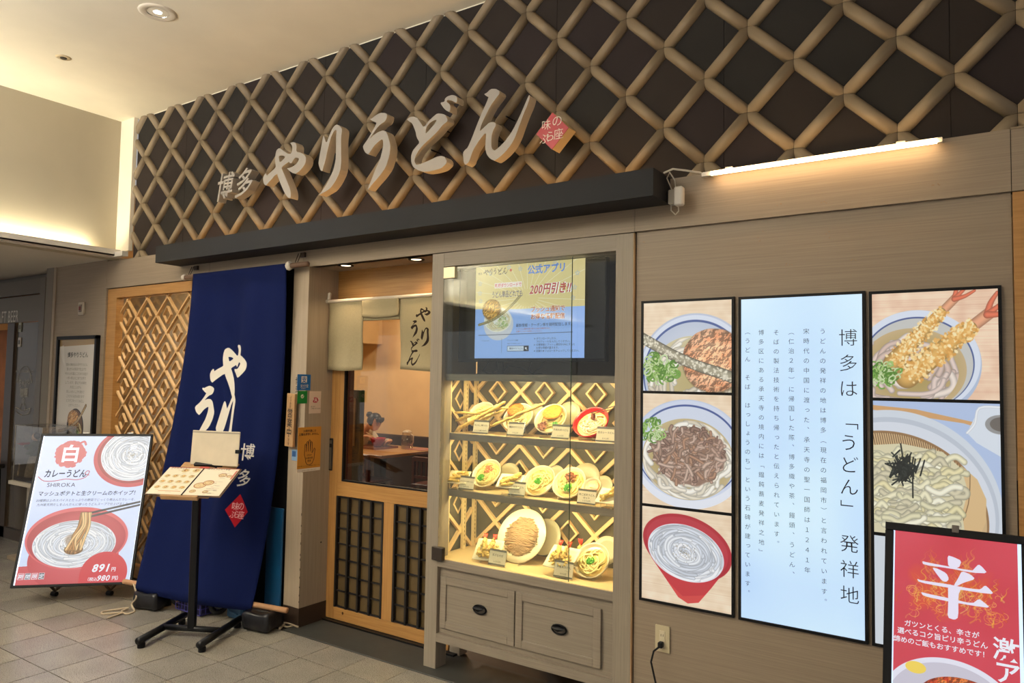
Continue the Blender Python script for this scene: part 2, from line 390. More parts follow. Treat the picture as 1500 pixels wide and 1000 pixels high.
    def noodles(s, cx, cy, rx, ry, n, w, cols, seed=1, rot=0, swirl=True, shade=.3, wig=.25, arc=(0.5, 1.8)):
        rs = random.Random(seed); old = s.clip; m = np.zeros((s.H, s.W)); sl, mm, *_ = s.emask(cx, cy, rx, ry, rot, 1.5); m[sl] = mm
        s.clip = m if old is None else m*old
        ca, sa = math.cos(rot), math.sin(rot)
        for i in range(n):
            q = math.sqrt(1-(i+.5)/n)*1.02 if swirl else rs.random()
            a0 = rs.random()*6.28; L = rs.uniform(*arc); ph = rs.random()*6; ox, oy = (rs.uniform(-.25, .25), rs.uniform(-.25, .25)) if not swirl else (rs.uniform(-.1, .1), rs.uniform(-.1, .1))
            pts = []
            for j in range(7):
                t = j/6; a = a0+L*t; r = q*(1+wig*.4*math.sin(ph+t*5)); u = (ox+r*math.cos(a))*rx; v = (oy+r*math.sin(a))*ry
                pts.append((cx+u*ca-v*sa, cy+u*sa+v*ca))
            s.stroke(pts, w*rs.uniform(.8, 1.15), rs.choice(cols), shade)
        s.clip = old
    def onions(s, cx, cy, r, n, w=9, seed=1, cols=((120, 170, 70), (170, 205, 120), (90, 140, 50), (205, 225, 170))):
        rs = random.Random(seed)
        for i in range(n):
            a = rs.random()*6.28; q = r*math.sqrt(rs.random()); x = cx+q*math.cos(a); y = cy+q*math.sin(a)*.8; k = w*rs.uniform(.7, 1.3); el = rs.uniform(.45, 1); ro = rs.random()*3
            pts = [(x+k*math.cos(t)*math.cos(ro)-k*el*math.sin(t)*math.sin(ro), y+k*math.cos(t)*math.sin(ro)+k*el*math.sin(t)*math.cos(ro)) for t in np.linspace(0, rs.uniform(4, 6.28), 7)]
            s.stroke(pts, w*.42, rs.choice(cols), .25)
    def woodbg(s, c1, c2, seed=1, cell=60, vert=False):
        n = vnoise(s.H if not vert else s.W, s.W if not vert else s.H, cell*s.k, seed, 2)
        m = vnoise(s.H, 2, 3*s.k, seed+1, 3)[:, :1] if not vert else vnoise(s.W, 2, 3*s.k, seed+1, 3)[:, :1].T
        if vert: n = n.T
        t = np.clip(.5*n+.5*m, 0, 1)[..., None]; t = np.clip((t-.5)*1.8+.5, 0, 1); s.a[:] = np.array(c1)/255*(1-t)+np.array(c2)/255*t
    def cake(s, cx, cy, rx, ry, c1=(196, 110, 60), c2=(238, 185, 130), seed=5, rot=0):
        s.ell(cx+3, cy+5, rx*1.02, ry*1.02, (90, 60, 30), rot, 8, .5)
        s.tex(cx, cy, rx, ry, c1, c2, min(rx, ry)/4, rot, seed, .012, 1, .25, 1.0)
        rs = random.Random(seed)
        for i in range(26):
            a = rs.random()*6.28; q = rs.random()**.5*.85; x = cx+q*rx*math.cos(a); y = cy+q*ry*math.sin(a); L = rx*.12
            s.stroke([(x-L, y+rs.uniform(-4, 4)*rx/150), (x, y+rs.uniform(-5, 5)*rx/150), (x+L, y+rs.uniform(-4, 4)*rx/150)], rx*.03, (248, 205, 160), .1, .5)
    def stick(s, pts, w, c1=(225, 215, 190), c2=(170, 160, 130), seed=3):
        s.stroke(pts, w*1.08, tuple(v*.6 for v in c2), .2); s.stroke(pts, w, c2, .35)
        rs = random.Random(seed); P = [np.array(p, float) for p in pts]
        for i in range(int(60+len(P)*20)):
            t = rs.random()*(len(P)-1); k = int(t); p = P[k]*(1-t+k)+P[min(k+1, len(P)-1)]*(t-k); d = P[min(k+1, len(P)-1)]-P[k]; nn = np.array((-d[1], d[0])); nn /= max(1e-6, np.hypot(*nn))
            q = p+nn*rs.uniform(-.42, .42)*w; s.ell(q[0], q[1], w*rs.uniform(.06, .17), w*rs.uniform(.05, .13), c1, rs.random()*3, 2, rs.uniform(.4, .95))
    def shrimp(s, p0, p1, w, seed=1, tail=True):
        p0 = np.array(p0, float); p1 = np.array(p1, float); d = p1-p0; L = np.hypot(*d); d /= L; nn = np.array((-d[1], d[0])); rs = random.Random(seed)
        if tail:
            e = p1
            s.stroke([p1-d*L*.2, p1+d*L*.06], w*.42, (232, 168, 130), .3)
            for q in (-.5, 0, .5): s.stroke([e+d*L*.04, e+d*L*.14+nn*q*w*.5, e+d*L*.26+nn*q*w*.8], w*.26, (226, 120, 88), .3, w1=w*.12)
        s.stroke([p0, p0+d*L*.45, p0+d*L*.82], w*.86, (226, 178, 100), .35, w1=w*.5)
        for i in range(340):
            t = rs.random()**.9*.88; wd = w*(.5-.12*t)*math.sqrt(max(0, 1-(t/.95)**6)); q = p0+d*L*t+nn*rs.uniform(-1, 1)*wd
            c = rs.choice(((240, 200, 130), (228, 175, 95), (248, 220, 160), (214, 155, 75), (250, 232, 185))); a = rs.random()*3
            s.ell(q[0], q[1], w*rs.uniform(.04, .10), w*rs.uniform(.03, .07), c, a, 2, .9)
    def img(s, name):
        im = bpy.data.images.new(name, s.W, s.H); px = np.ones((s.H, s.W, 4), np.float32); px[..., :3] = np.clip(s.a, 0, 1)[::-1]
        im.pixels.foreach_set(px.ravel()); im.pack(); return im
def pic_mat(name, cv, em=0.0, rough=.35, spec=None):
    m, t, p = nt(name); n = t.nodes.new('ShaderNodeTexImage'); n.image = cv.img(name); n.interpolation = 'Cubic'; n.extension = 'EXTEND'
    if em:
        t.links.new(n.outputs[0], p.inputs['Emission Color']); p.inputs['Emission Strength'].default_value = em*1.2; p.inputs['Base Color'].default_value = (.02, .02, .02, 1)
    else: t.links.new(n.outputs[0], p.inputs['Base Color'])
    p.inputs['Roughness'].default_value = rough
    if rough > .8: p.inputs['Specular IOR Level'].default_value = .12
    return m
def panel(name, M, w, h, m, parent, d=.004, y=0):
    """thin printed sheet: front face carries the picture"""
    vs = [(-w/2, y, -h/2), (w/2, y, -h/2), (w/2, y, h/2), (-w/2, y, h/2), (-w/2, y+d, -h/2), (w/2, y+d, -h/2), (w/2, y+d, h/2), (-w/2, y+d, h/2)]
    fs = [(0, 1, 2, 3), (7, 6, 5, 4), (0, 4, 5, 1), (1, 5, 6, 2), (2, 6, 7, 3), (3, 7, 4, 0)]
    off = wloc(parent) if parent is not None else Vector((0, 0, 0))
    me = new_mesh(name, [(M @ Vector(v))-off for v in vs], fs, m)
    uv = me.uv_layers.new(name='UVMap')
    for pl in me.polygons:
        for li in pl.loop_indices:
            v = vs[me.loops[li].vertex_index]; uv.data[li].uv = (v[0]/w+.5, v[2]/h+.5)
    return link(bpy.data.objects.new(name, me), parent)
# ------------------------------------------------------------------ materials of the place
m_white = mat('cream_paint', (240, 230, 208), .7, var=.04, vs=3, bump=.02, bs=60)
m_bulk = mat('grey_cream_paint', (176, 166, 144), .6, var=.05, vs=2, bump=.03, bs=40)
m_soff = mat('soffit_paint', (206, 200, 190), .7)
m_lam = wood('pale_oak_laminate', (134, 118, 99), (149, 132, 112), (1.2, 4, 90), 2.2, .5, .02)
m_lamv = wood('pale_oak_laminate_upright', (150, 133, 112), (167, 150, 128), (90, 90, 1.2), 2.2, .45, .05)
m_cabh = wood('washed_oak', (128, 116, 101), (143, 131, 115), (1.5, 6, 100), 2.2, .5, .03)
m_cabv = wood('washed_oak_upright', (133, 121, 106), (149, 137, 120), (100, 100, 1.5), 2.2, .5, .03)
m_oran = wood('honey_oak', (158, 112, 58), (180, 134, 76), (2, 8, 60), 1.6, .4, .04)
m_oranv = wood('honey_oak_upright', (158, 112, 58), (180, 134, 76), (70, 70, 2), 1.6, .4, .04)
m_latw = mat('pale_lattice_wood', (206, 164, 108), .45, var=.08, vs=6)
m_dark = mat('dark_board', (56, 48, 42), .7, spec=.2, var=.1, vs=3)
m_inf = [mat('brown_black_panel', (48, 41, 37), .75, var=.08, vs=4, bump=.02, bs=300, spec=.18), mat('grey_black_panel', (44, 41, 38), .75, var=.08, vs=4, bump=.02, bs=300, spec=.18), mat('wine_black_panel', (48, 40, 39), .75, var=.08, vs=4, bump=.02, bs=300, spec=.18)]
m_bar = mat('taupe_batten', (138, 121, 96), .65, var=.05, vs=8)
m_awn = mat('charcoal_metal', (36, 37, 40), .6, 0, spec=.2, var=.06, vs=4)
m_black = mat('black_plastic', (17, 17, 19), .45, spec=.22)
m_blackm = mat('black_metal', (20, 20, 22), .35, .5)
m_base = mat('brown_base', (52, 38, 28), .5)
m_thr = mat('slate_threshold', (58, 58, 54), .5, var=.15, vs=10)
m_led = emis('led_warm', (255, 212, 156), 26)
m_wire = mat('grey_cable', (190, 184, 172), .5)
m_text = mat('black_print', (14, 16, 20), .6)
m_ivory = mat('ivory_acrylic', (226, 214, 198), .4)
# granite floor tiles
def granite(name, c, d):
    m, t, p = nt(name); p.inputs['Roughness'].default_value = .27
    tc = t.nodes.new('ShaderNodeTexCoord'); g = t.nodes.new('ShaderNodeNewGeometry')
    n = t.nodes.new('ShaderNodeTexNoise'); n.inputs['Scale'].default_value = 240; n.inputs['Detail'].default_value = 3
    r = t.nodes.new('ShaderNodeValToRGB'); e = r.color_ramp.elements; e[0].position = .36; e[1].position = .46; e[0].color = (*lin(d), 1); e[1].color = (*lin(c), 1)
    n2 = t.nodes.new('ShaderNodeTexNoise'); n2.inputs['Scale'].default_value = 5
    r2 = t.nodes.new('ShaderNodeValToRGB'); r2.color_ramp.elements[0].color = (.72, .72, .72, 1); r2.color_ramp.elements[1].color = (1.1, 1.1, 1.1, 1)
    mx = t.nodes.new('ShaderNodeMix'); mx.data_type = 'RGBA'; mx.blend_type = 'MULTIPLY'; mx.inputs[0].default_value = 1
    t.links.new(g.outputs['Position'], n.inputs[0]); t.links.new(g.outputs['Position'], n2.inputs[0]); t.links.new(n.outputs[0], r.inputs[0]); t.links.new(n2.outputs[0], r2.inputs[0])
    t.links.new(r.outputs[0], mx.inputs[6]); t.links.new(r2.outputs[0], mx.inputs[7]); t.links.new(mx.outputs[2], p.inputs['Base Color']); return m
m_tile = [granite('granite_beige', (148, 142, 131), (70, 66, 60)), granite('granite_grey', (141, 135, 126), (66, 63, 58)), granite('granite_warm', (154, 147, 133), (74, 69, 61))]
m_grout = mat('dark_grout', (34, 28, 24), .9)
YF = 3.135          # the plane of the shop front
ZC = 3.643          # ceiling
# ------------------------------------------------------------------ floor
floor = struct(B().box(-14, 3.2, -5, 9.2, -.12, -.006), 'floor', m_grout)
tm = []
for k, m in enumerate(m_tile):
    b = B().box(0, .294, 0, .294, -.02, 0); tm.append(new_mesh('floor_tile', b.v, b.f, m))
x0, y0 = -3.285, 1.922
rt = random.Random(3); far = [B(), B(), B()]
for i in range(-28, 21):
    for j in range(-22, 12):
        x = x0+i*.3; y = y0+j*.3
        if y >= 3.04 and x > -3.72: continue
        if y > 3.0 and x > -7.2 and y+.296 > 3.3: continue
        if y > 3.6 or x < -13: continue
        k = rt.choice((0, 0, 1, 2)); yt = y+.296
        if y < 3.055 < yt and x > -3.9 and x < -3.72: pass
        near = -8.3 < x < -1.3 and 1.2 < y < 3.1 and not (y > 3.05)
        if near and y+.3 <= 3.06:
            o = bpy.data.objects.new('floor_tile', tm[k]); link(o, floor); o.location = (x, y, 0)
        else:
            y2 = min(y+.296, 3.05) if (x > -3.99 and y < 3.05) else y+.296
            far[k].box(x, x+.296, y, y2, -.02, 0)
for k in range(3): far[k].obj('floor_tile', m_tile[k], floor, kind='stuff')
struct(B().box(-3.72, 3.2, 3.055, 3.36, -.03, .004, c=.002), 'trim_1', m_thr)
struct(B().box(-3.72, -2.6, 3.325, 3.37, .0, .014), 'trim_2', m_blackm)
struct(B().box(-9.5, 3.2, 3.37, 7.4, -.03, -.004), 'floor_dining', mat('dining_floor', (58, 46, 38), .5))
# ------------------------------------------------------------------ ceiling, bulkhead, soffit
struct(B().box(-6.03, 3.2, -5, YF+.03, ZC, ZC+.1), 'ceiling', m_white)
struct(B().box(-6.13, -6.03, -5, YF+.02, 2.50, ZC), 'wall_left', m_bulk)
struct(B().box(-6.03, -5.835, YF-.012, YF+.02, 2.555, ZC), 'trim_3', m_white)
lip = struct(B().box(-6.03, -5.95, -5, YF, 2.515, 2.525).box(-5.96, -5.95, -5, YF-.012, 2.515, 2.566), 'trim_4', m_soff)
B().box(-6.0, -5.985, -5, 3.0, 2.526, 2.538).obj('light_strip', emis('cove_led', (255, 226, 160), 9), lip)
struct(B().box(-6.03, -5.835, YF-.06, YF-.012, 2.505, 2.545), 'trim_5', m_soff)
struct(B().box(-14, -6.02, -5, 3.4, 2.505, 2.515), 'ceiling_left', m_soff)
# ------------------------------------------------------------------ upper wall with its diamond lattice
upper = struct(B().box(-5.833, 3.2, 3.17, 3.24, 2.49, ZC), 'wall_front_upper', m_dark)
UX0, UX1, UZ0, UZ1 = -5.833, 2.4, 2.492, ZC-.002
DX, DZ = .3835, .3793; NX, NZ = -5.125, 3.493
def clip_poly(p, x0, x1, z0, z1):
    for ax, lim, sg in ((0, x0, 1), (0, x1, -1), (1, z0, 1), (1, z1, -1)):
        q = []
        for i in range(len(p)):
            a, b = p[i], p[(i+1) % len(p)]; da, db = (a[ax]-lim)*sg, (b[ax]-lim)*sg
            if da >= 0: q.append(a)
            if (da >= 0) != (db >= 0): t = da/(da-db); q.append((a[0]+(b[0]-a[0])*t, a[1]+(b[1]-a[1])*t))
        p = q
        if not p: return p
    return p
def bar_mesh(L, w, h, sgn):
    """half round batten between two crossings, mitred ends; along local x"""
    prof = [(-1, 0), (-.86, .62), (-.45, .95), (0, 1), (.45, .95), (.86, .62), (1, 0)]; vs = []
    for e in (-1, 1):
        for (u, v) in prof: vs.append((e*(L/2-abs(u)*w/2-.001), -v*h, u*w/2))
    n = len(prof); fs = [(i, i+1, n+i+1, n+i) for i in range(n-1)]+[tuple(range(n))[::-1], tuple(range(n, 2*n))]
    return vs, fs
LB = math.hypot(DX/2, DZ/2); ANG = math.atan2(DZ/2, DX/2)
bv, bf = bar_mesh(LB, .056, .026, 1); bar_me = new_mesh('batten', bv, bf, m_bar, True)
bar_me.polygons[-1].use_smooth = False; bar_me.polygons[-2].use_smooth = False
seams = (-5.147, -4.45, -3.62, -2.76, -1.883, -1.017, -.154, .71, 1.57)
ri_ = random.Random(11)
for r in range(-7, 3):
    for q in range(-4, 22):
        nx = NX+q*DX+(DX/2 if r % 2 else 0); nz = NZ+r*DZ/2
        # diamond infill to the right of the node
        cx, cz = nx+DX/2, nz
        p = clip_poly([(cx-DX/2, cz), (cx, cz-DZ/2), (cx+DX/2, cz), (cx, cz+DZ/2)], UX0, UX1, UZ0, UZ1)
        if len(p) >= 3 and cx < 1.4:
            cut = [s for s in seams if min(a[0] for a in p)+.01 < s < max(a[0] for a in p)-.01]
            pcs = [p] if not cut else [clip_poly(p, -99, cut[0]-.0012, -9, 9), clip_poly(p, cut[0]+.0012, 99, -9, 9)]
            mi = ri_.choice(m_inf)
            for pc in pcs:
                if len(pc) >= 3: B().prism(pc, 3.163, 3.172).obj('infill_panel', mi, upper)
        for s in (1, -1):
            mx, mz = nx+DX/4, nz+s*DZ/4
            if mx-DX/4 > UX1-.8 or mx+DX/4 < UX0+.02 or mz-DZ/4 > UZ1-.02 or mz+DZ/4 < UZ0+.02: continue
            inside = mx-DX/4 > UX0 and mx+DX/4 < UX1 and mz-DZ/4 > UZ0 and mz+DZ/4 < UZ1
            M = T3(mx, 3.163, mz) @ R3('Y', -math.degrees(ANG)*s)
            if inside:
                o = bpy.data.objects.new('batten', bar_me); link(o, upper); o.matrix_local = M
            else:
                bm = bmesh.new(); bm.from_mesh(bar_me); bm.transform(M)
                for co, no in (((UX0+.001, 0, 0), (-1, 0, 0)), ((0, 0, UZ0), (0, 0, -1)), ((0, 0, UZ1), (0, 0, 1))):
                    bmesh.ops.bisect_plane(bm, geom=bm.verts[:]+bm.edges[:]+bm.faces[:], plane_co=co, plane_no=no, clear_outer=True)
                if len(bm.verts) > 3:
                    me = bpy.data.meshes.new('batten'); bm.to_mesh(me); me.materials.append(m_bar); link(bpy.data.objects.new('batten', me), upper)
                bm.free()
struct(B().box(-5.833, 3.2, 3.162, 3.17, ZC-.006, ZC), 'trim_6', m_white)
# ------------------------------------------------------------------ pale laminate fascia under it
fas = struct(B().box(-6.17, 3.2, YF+.012, 3.2, 2.268, 2.49), 'wall_front_fascia', m_dark)
xs = [-6.17, -4.748, -3.739, -1.428, .03, 1.5, 3.2]
for a, c in zip(xs[:-1], xs[1:]): B().box(a+.0012, c-.0012, YF, YF+.014, 2.266, 2.492).obj('fascia_panel', m_lam, fas)
B().box(.03, .07, YF-.004, YF+.01, 2.490, 2.497).obj('fascia_cap', m_bar, fas)
# wall right of the showcase, round the light panels
rw = struct(B().box(-1.425, .028, 3.152, 3.22, 0, 2.268), 'wall_front_right', m_lam)
struct(B().box(-1.432, -1.425, 3.16, 3.22, 0, 2.262), 'trim_7', m_black)
struct(B().box(.032, 1.6, 3.142, 3.2, 0, 2.264), 'wall_front_end', m_oran)
# small dents, nail holes and glue marks on the laminate
rm = random.Random(4)
for (px, py, sx, sz) in ((1114, 345, .012, .03), (1156, 387, .02, .004), (1212, 344, .012, .02), (1247, 380, .02, .004), (1138, 300, .02, .006), (1207, 295, .014, .008), (943, 354, .003, .003), (934, 364, .003, .003), (1371, 270, .014, .004)):
    p = PY(px, py, 3.15 if py > 325 else YF); y = 3.151 if py > 325 else YF-.0004
    bb = B()
    for i in range(4): q = rm.uniform(-1, 1); bb.ball((p.x+q*sx, y, p.z+rm.uniform(-1, 1)*sz), .0035, 1, .25, .7, 1)
    bb.obj('dent_mark', mat('worn_spot', (150, 124, 96), .6) if i else None, rw if py > 325 else fas)
# left wall part with the poster
struct(B().box(-7.03, -6.17, YF, 3.2, 0, 2.505), 'wall_front_left', m_lam)
struct(B().box(-7.07, -7.028, YF-.01, 3.2, 0, 2.505), 'trim_8', m_lamv)
struct(B().box(-7.20, -7.07, YF-.012, 3.25, 0, 2.505), 'wall_left_post', mat('grey_post', (120, 112, 100), .6))
# pillar beside the door
pil = struct(B().box(-3.825, -3.68, YF, 3.40, .12, 2.268), 'wall_pillar', m_lamv)
struct(B().box(-3.828, -3.676, YF-.002, 3.40, 0, .12), 'baseboard_pillar', m_base)
for z in (.16, .2, .25, .31, .36, .42, .45, .52, .58, .63, .7): B().ball((-3.6795, YF-.0005, z), .004, .6, .5, 1.6+rm.random(), 1).obj('chip', m_dark, pil)
B().ball((-3.6796, 3.30, .50), .006, .3, 1, 1, 1).obj('bolt_hole', m_black, pil)
# recess over the door
struct(B().box(-3.70, -2.655, YF+.01, 3.42, 2.268, 2.29), 'ceiling_recess', m_lam)
struct(B().box(-3.70, -2.655, 3.385, 3.42, 1.99, 2.268), 'wall_transom', m_oran)
struct(B().box(-3.9, -3.70, 3.39, 3.45, 0, 2.3), 'wall_door_return', m_dark)
# dining room shell
m_din = mat('dining_plaster', (222, 184, 130), .7, var=.08, vs=3)
struct(B().box(-9.6, 3.2, 7.35, 7.45, .80, 3.0), 'wall_dining_back', m_din)
struct(B().box(-9.6, 3.2, 7.33, 7.45, 0, .79), 'baseboard_dining', mat('dark_wainscot', (44, 30, 24), .4))
struct(B().box(-9.6, 3.2, 7.322, 7.35, .79, .815), 'trim_9', mat('wainscot_cap', (70, 48, 36), .4))
struct(B().box(-9.7, -9.6, 3.3, 7.4, 0, 3.0), 'wall_dining_left', m_din)
struct(B().box(-2.2, -2.1, 3.6, 7.4, 0, 3.0), 'wall_dining_right', m_din)
struct(B().box(-9.7, 3.2, 3.3, 7.45, 3.0, 3.1), 'ceiling_dining', mat('dining_ceiling', (200, 176, 140), .8))
struct(B().box(-7.8, -7.1, 6.9, 7.36, 2.03, 3.0), 'wall_dining_beam', m_din)
# ------------------------------------------------------------------ neighbour's shop front at the left
m_ngr = mat('grey_brown_metal', (94, 88, 80), .5, .2)
m_ngl = mat('grey_glass', (84, 80, 70), .15)
nb = struct(B().box(-14, -7.27, 3.30, 3.36, 2.30, 2.505), 'wall_neighbour', m_ngr)
struct(B().box(-14, -7.22, 3.26, 3.30, 2.415, 2.44).box(-7.245, -7.22, 3.26, 3.30, 0, 2.44), 'trim_10', mat('light_metal_frame', (150, 146, 140), .4, .5))
struct(B().box(-14, -7.24, 3.29, 3.35, 2.44, 2.505), 'trim_11', m_ngr)
# ------------------------------------------------------------------ charcoal light trough under the sign
aw = thing('light_trough', 'long charcoal metal light trough running under the raised sign letters', 'light trough', (-3.2, 3.135, 2.373))
ax0, ax1 = -5.118, -1.254
B().box(ax0, ax1, 2.94, 2.946, 2.373, 2.495).obj('front_board', m_awn, aw)
B().box(ax0, ax1, 2.946, 3.134, 2.373, 2.379).obj('bottom_board', m_awn, aw)
B().box(ax0, ax0+.006, 2.946, 3.134, 2.379, 2.495).obj('end_board', m_awn, aw)
B().box(ax1-.006, ax1, 2.946, 3.134, 2.379, 2.495).obj('end_board', m_awn, aw)
B().box(ax0+.08, ax1-.08, 2.96, 2.985, 2.44, 2.455).obj('led_strip', emis('trough_led', (255, 196, 120), 12), aw)
# ------------------------------------------------------------------ raised sign letters
m_let = mat('letter_face', (156, 149, 140), .45); m_side = mat('letter_side', (205, 188, 162), .4)
def letter(key, label, c=None):
    (cx, cz), _ = GLYPH[key]; M = T3(cx, 3.06, cz)
    t = thing('sign_letter', label, 'sign letter', (cx, 3.163, cz), group='raised brush letters of the shop sign')
    vs, fs = glyph_mesh(key, M, .06)
    me = new_mesh('letter_body', [v-wloc(t) for v in vs], fs, m_let); me.materials.append(m_side)
    for p in me.polygons:
        if p.normal.y > -.5: p.material_index = 1
    link(bpy.data.objects.new('letter_body', me), t)
    for dx in (-.06, .05): B().tube([(cx+dx*.6, 3.08, cz+dx), (cx+dx*.6, 3.165, cz+dx)], .004, 6).obj('standoff', m_blackm, t)
letter('ya', 'raised cream brush letter や, first of the large sign letters')
letter('ri', 'raised cream brush letter り, a narrow looped stroke between や and う')
letter('u', 'raised cream brush letter う on the lattice, in the middle of the sign')
letter('do', 'raised cream brush letter ど with two small dots at its top')
letter('n', 'raised cream brush letter ん with a long upswept tail')
for ch, px, pz, lab in (('博', -4.47, 2.872, 'small raised cream letter 博 at the very start of the sign'), ('多', -4.255, 2.872, 'small raised cream letter 多 just before the large や')):
    t = thing('sign_letter', lab, 'sign letter', (px, 3.163, pz), group='raised brush letters of the shop sign')
    M = T3(px-.09, 3.09, pz-.085) @ Matrix(((1, 0, .1, 0), (0, 1, 0, 0), (.0, 0, 1, 0), (0, 0, 0, 1)))
    o = text(ch, m_let, t, M, .205, depth=.06, off=.010, name='letter_body', sx=.92, shear=.12)
# red diamond plate
dm = thing('sign_plate', 'red diamond plate with white characters and a lit lower edge beside ん', 'sign plate', (-1.821, 3.163, 2.784))
s_ = .092
B().prism([(-1.821, 2.784+s_), (-1.821-s_, 2.784), (-1.821, 2.784-s_), (-1.821+s_, 2.784)], 3.03, 3.10).obj('plate_box', mat('edge_cream', (220, 190, 140), .5), dm)
m_red = mat('sign_red', (172, 28, 40), .4)
B().prism([(-1.821, 2.784+s_), (-1.821-s_, 2.784), (-1.821, 2.784-s_), (-1.821+s_, 2.784)], 3.027, 3.03).obj('plate_face', m_red, dm)
def plate_text(parent, M, k, m):
    for ch, x, z, s in (('味', -.05, .012, .045), ('の', -.003, .018, .05), ('ぷ', -.058, -.042, .045), ('ら', -.032, -.036, .045), ('座', .006, -.034, .046)):
        text(ch, m, parent, M @ T3(x*k, 0, z*k), s*k, off=-.004)
plate_text(dm, T3(-1.821, 3.0262, 2.784), 1.25, m_ivory)
# ------------------------------------------------------------------ LED tube lamp on top of the right fascia, its adapters and cable
t = thing('tube_lamp', 'thin white glowing tube lamp lying along the top of the oak fascia', 'lamp', (-.63, 3.11, 2.47))
B().tube([(-1.045, 3.078, 2.472), (-.195, 3.078, 2.470)], .0085, 10).obj('light_tube', m_led, t)
B().box(-1.085, -.18, 3.088, 3.135, 2.476, 2.486).obj('lamp_rail', mat('white_plastic', (225, 222, 214), .4), t)
B().box(-1.09, -1.045, 3.086, 3.106, 2.467, 2.484).obj('end_cap', mat('clear_cap', (196, 190, 180), .3), t)
B().box(-.195, -.178, 3.086, 3.106, 2.467, 2.484).obj('end_cap', m_wire, t)
B().box(-.985, -.955, 3.084, 3.118, 2.486, 2.492).obj('clip', m_wire, t)
B().box(-.33, -.30, 3.084, 3.118, 2.486, 2.492).obj('clip', m_wire, t)
m_wp = mat('white_adapter', (214, 208, 198), .4)
t = thing('power_adapter', 'white plug adapter hanging at the right end of the trough', 'adapter', (-1.19, 3.12, 2.37))
B().box(-1.205, -1.165, 3.05, 3.085, 2.345, 2.43, c=.006).obj('adapter_body', m_wp, t)
B().tube([(-1.19, 3.07, 2.345), (-1.192, 3.08, 2.325), (-1.215, 3.1, 2.315), (-1.24, 3.11, 2.34), (-1.235, 3.1, 2.37)], .003, 6).obj('lead', m_wire, t)
t = thing('power_socket', 'small grey socket block fixed beside the white adapter', 'socket', (-1.232, 3.12, 2.4))
B().box(-1.248, -1.214, 3.09, 3.134, 2.365, 2.43, c=.004).obj('socket_body', m_wire, t)
B().tube([(-1.235, 3.11, 2.43), (-1.24, 3.06, 2.475), (-1.215, 3.03, 2.49), (-1.2, 3.05, 2.46), (-1.21, 3.09, 2.43)], .003, 6).obj('lead', m_wire, t)
b = B().tube([(-1.25, 3.05, 2.498), (-1.2, 3.03, 2.503), (-1.15, 3.05, 2.494), (-1.1, 3.09, 2.487), (-1.085, 3.097, 2.48)], .0045, 6)
tag(b.obj('lamp_cable', m_wire), 'grey cable running from the trough end to the glowing tube lamp', 'cable')
# ------------------------------------------------------------------ backlit light panels
def cv_udon_bg(W, H):
    c = Cv(W, H, .75, (232, 212, 186)); c.woodbg((226, 200, 168), (244, 226, 200), 3, 50); return c
ND = [(240, 232, 215), (228, 220, 200), (250, 245, 232), (216, 206, 186)]
def pic_cake():
    c = cv_udon_bg(510, 520)
    c.ell(300, 420, 330, 350, (188, 196, 216)); c.ell(300, 420, 320, 340, (214, 222, 236)); c.ell(300, 425, 300, 318, (70, 92, 150)); c.ell(300, 430, 292, 310, (208, 214, 226), col2=(186, 196, 214))
    c.ell(290, 470, 262, 270, (186, 170, 120), col2=(206, 196, 160)); c.noodles(280, 460, 255, 250, 60, 26, ND, 5)
    c.cake(410, 350-10, 178, 180, (214, 146, 104), (236, 186, 148), 8)
    c.stick([(-10, 205), (90, 262), (200, 320), (330, 375), (440, 410), (520, 440)], 58, (232, 226, 206), (168, 160, 136), 4)
    c.onions(110, 400, 95, 60, 22, 3); c.onions(60, 330, 40, 14, 18, 6)
    return c
def pic_beef():
    c = cv_udon_bg(510, 650)
    c.ell(260, 330, 330, 300, (196, 206, 228)); c.ell(260, 360, 325, 295, (226, 230, 240)); c.ell(260, 322, 318, 285, (206, 214, 232)); c.ell(260, 325, 300, 266, (74, 92, 150)); c.ell(260, 328, 292, 258, (206, 214, 230))
    c.ell(260, 372, 262, 232, (172, 150, 92), col2=(196, 178, 136)); c.noodles(260, 375, 258, 225, 55, 30, ND, 9)
    rs = random.Random(2)
    c.ell(270, 355, 205, 160, (140, 108, 92), 0, 6, .9, None, .05, 3)
    for i in range(230):
        a = rs.random()*6.28; q = rs.random()**.5; x = 270+195*q*math.cos(a); y = 350+150*q*math.sin(a); L = rs.uniform(15, 45); an = rs.random()*3.1; b = rs.uniform(-14, 14)
        c.stroke([(x-L*math.cos(an), y-L*math.sin(an)), (x+b, y+b), (x+L*math.cos(an), y+L*math.sin(an))], rs.uniform(10, 24), rs.choice(((160, 130, 112), (184, 152, 134), (138, 108, 94), (200, 172, 154), (176, 136, 110))), .35, hl=.05)
    c.onions(50, 215, 75, 50, 18, 4)
    return c
def swirl(c, cx, cy, rx, ry, rot=0, n=130, w=15, seed=3, cols=((236, 240, 246), (222, 228, 238), (246, 248, 252), (206, 212, 222))):
    c.ell(cx, cy, rx, ry, (226, 230, 238), rot); c.noodles(cx, cy, rx*.98, ry*.98, n, w, cols, seed, rot, True, .28, .10, (1.2, 3.0))
    rs = random.Random(seed+1)
    for i in range(70): a = rs.random()*6.28; q = rs.random()*.34; c.ell(cx+q*rx*math.cos(a), cy+q*ry*math.sin(a), rs.uniform(1, 3.4), rs.uniform(1, 2.4), rs.choice(((120, 104, 70), (90, 80, 60), (150, 130, 80))), rs.random()*3, 1, .8)
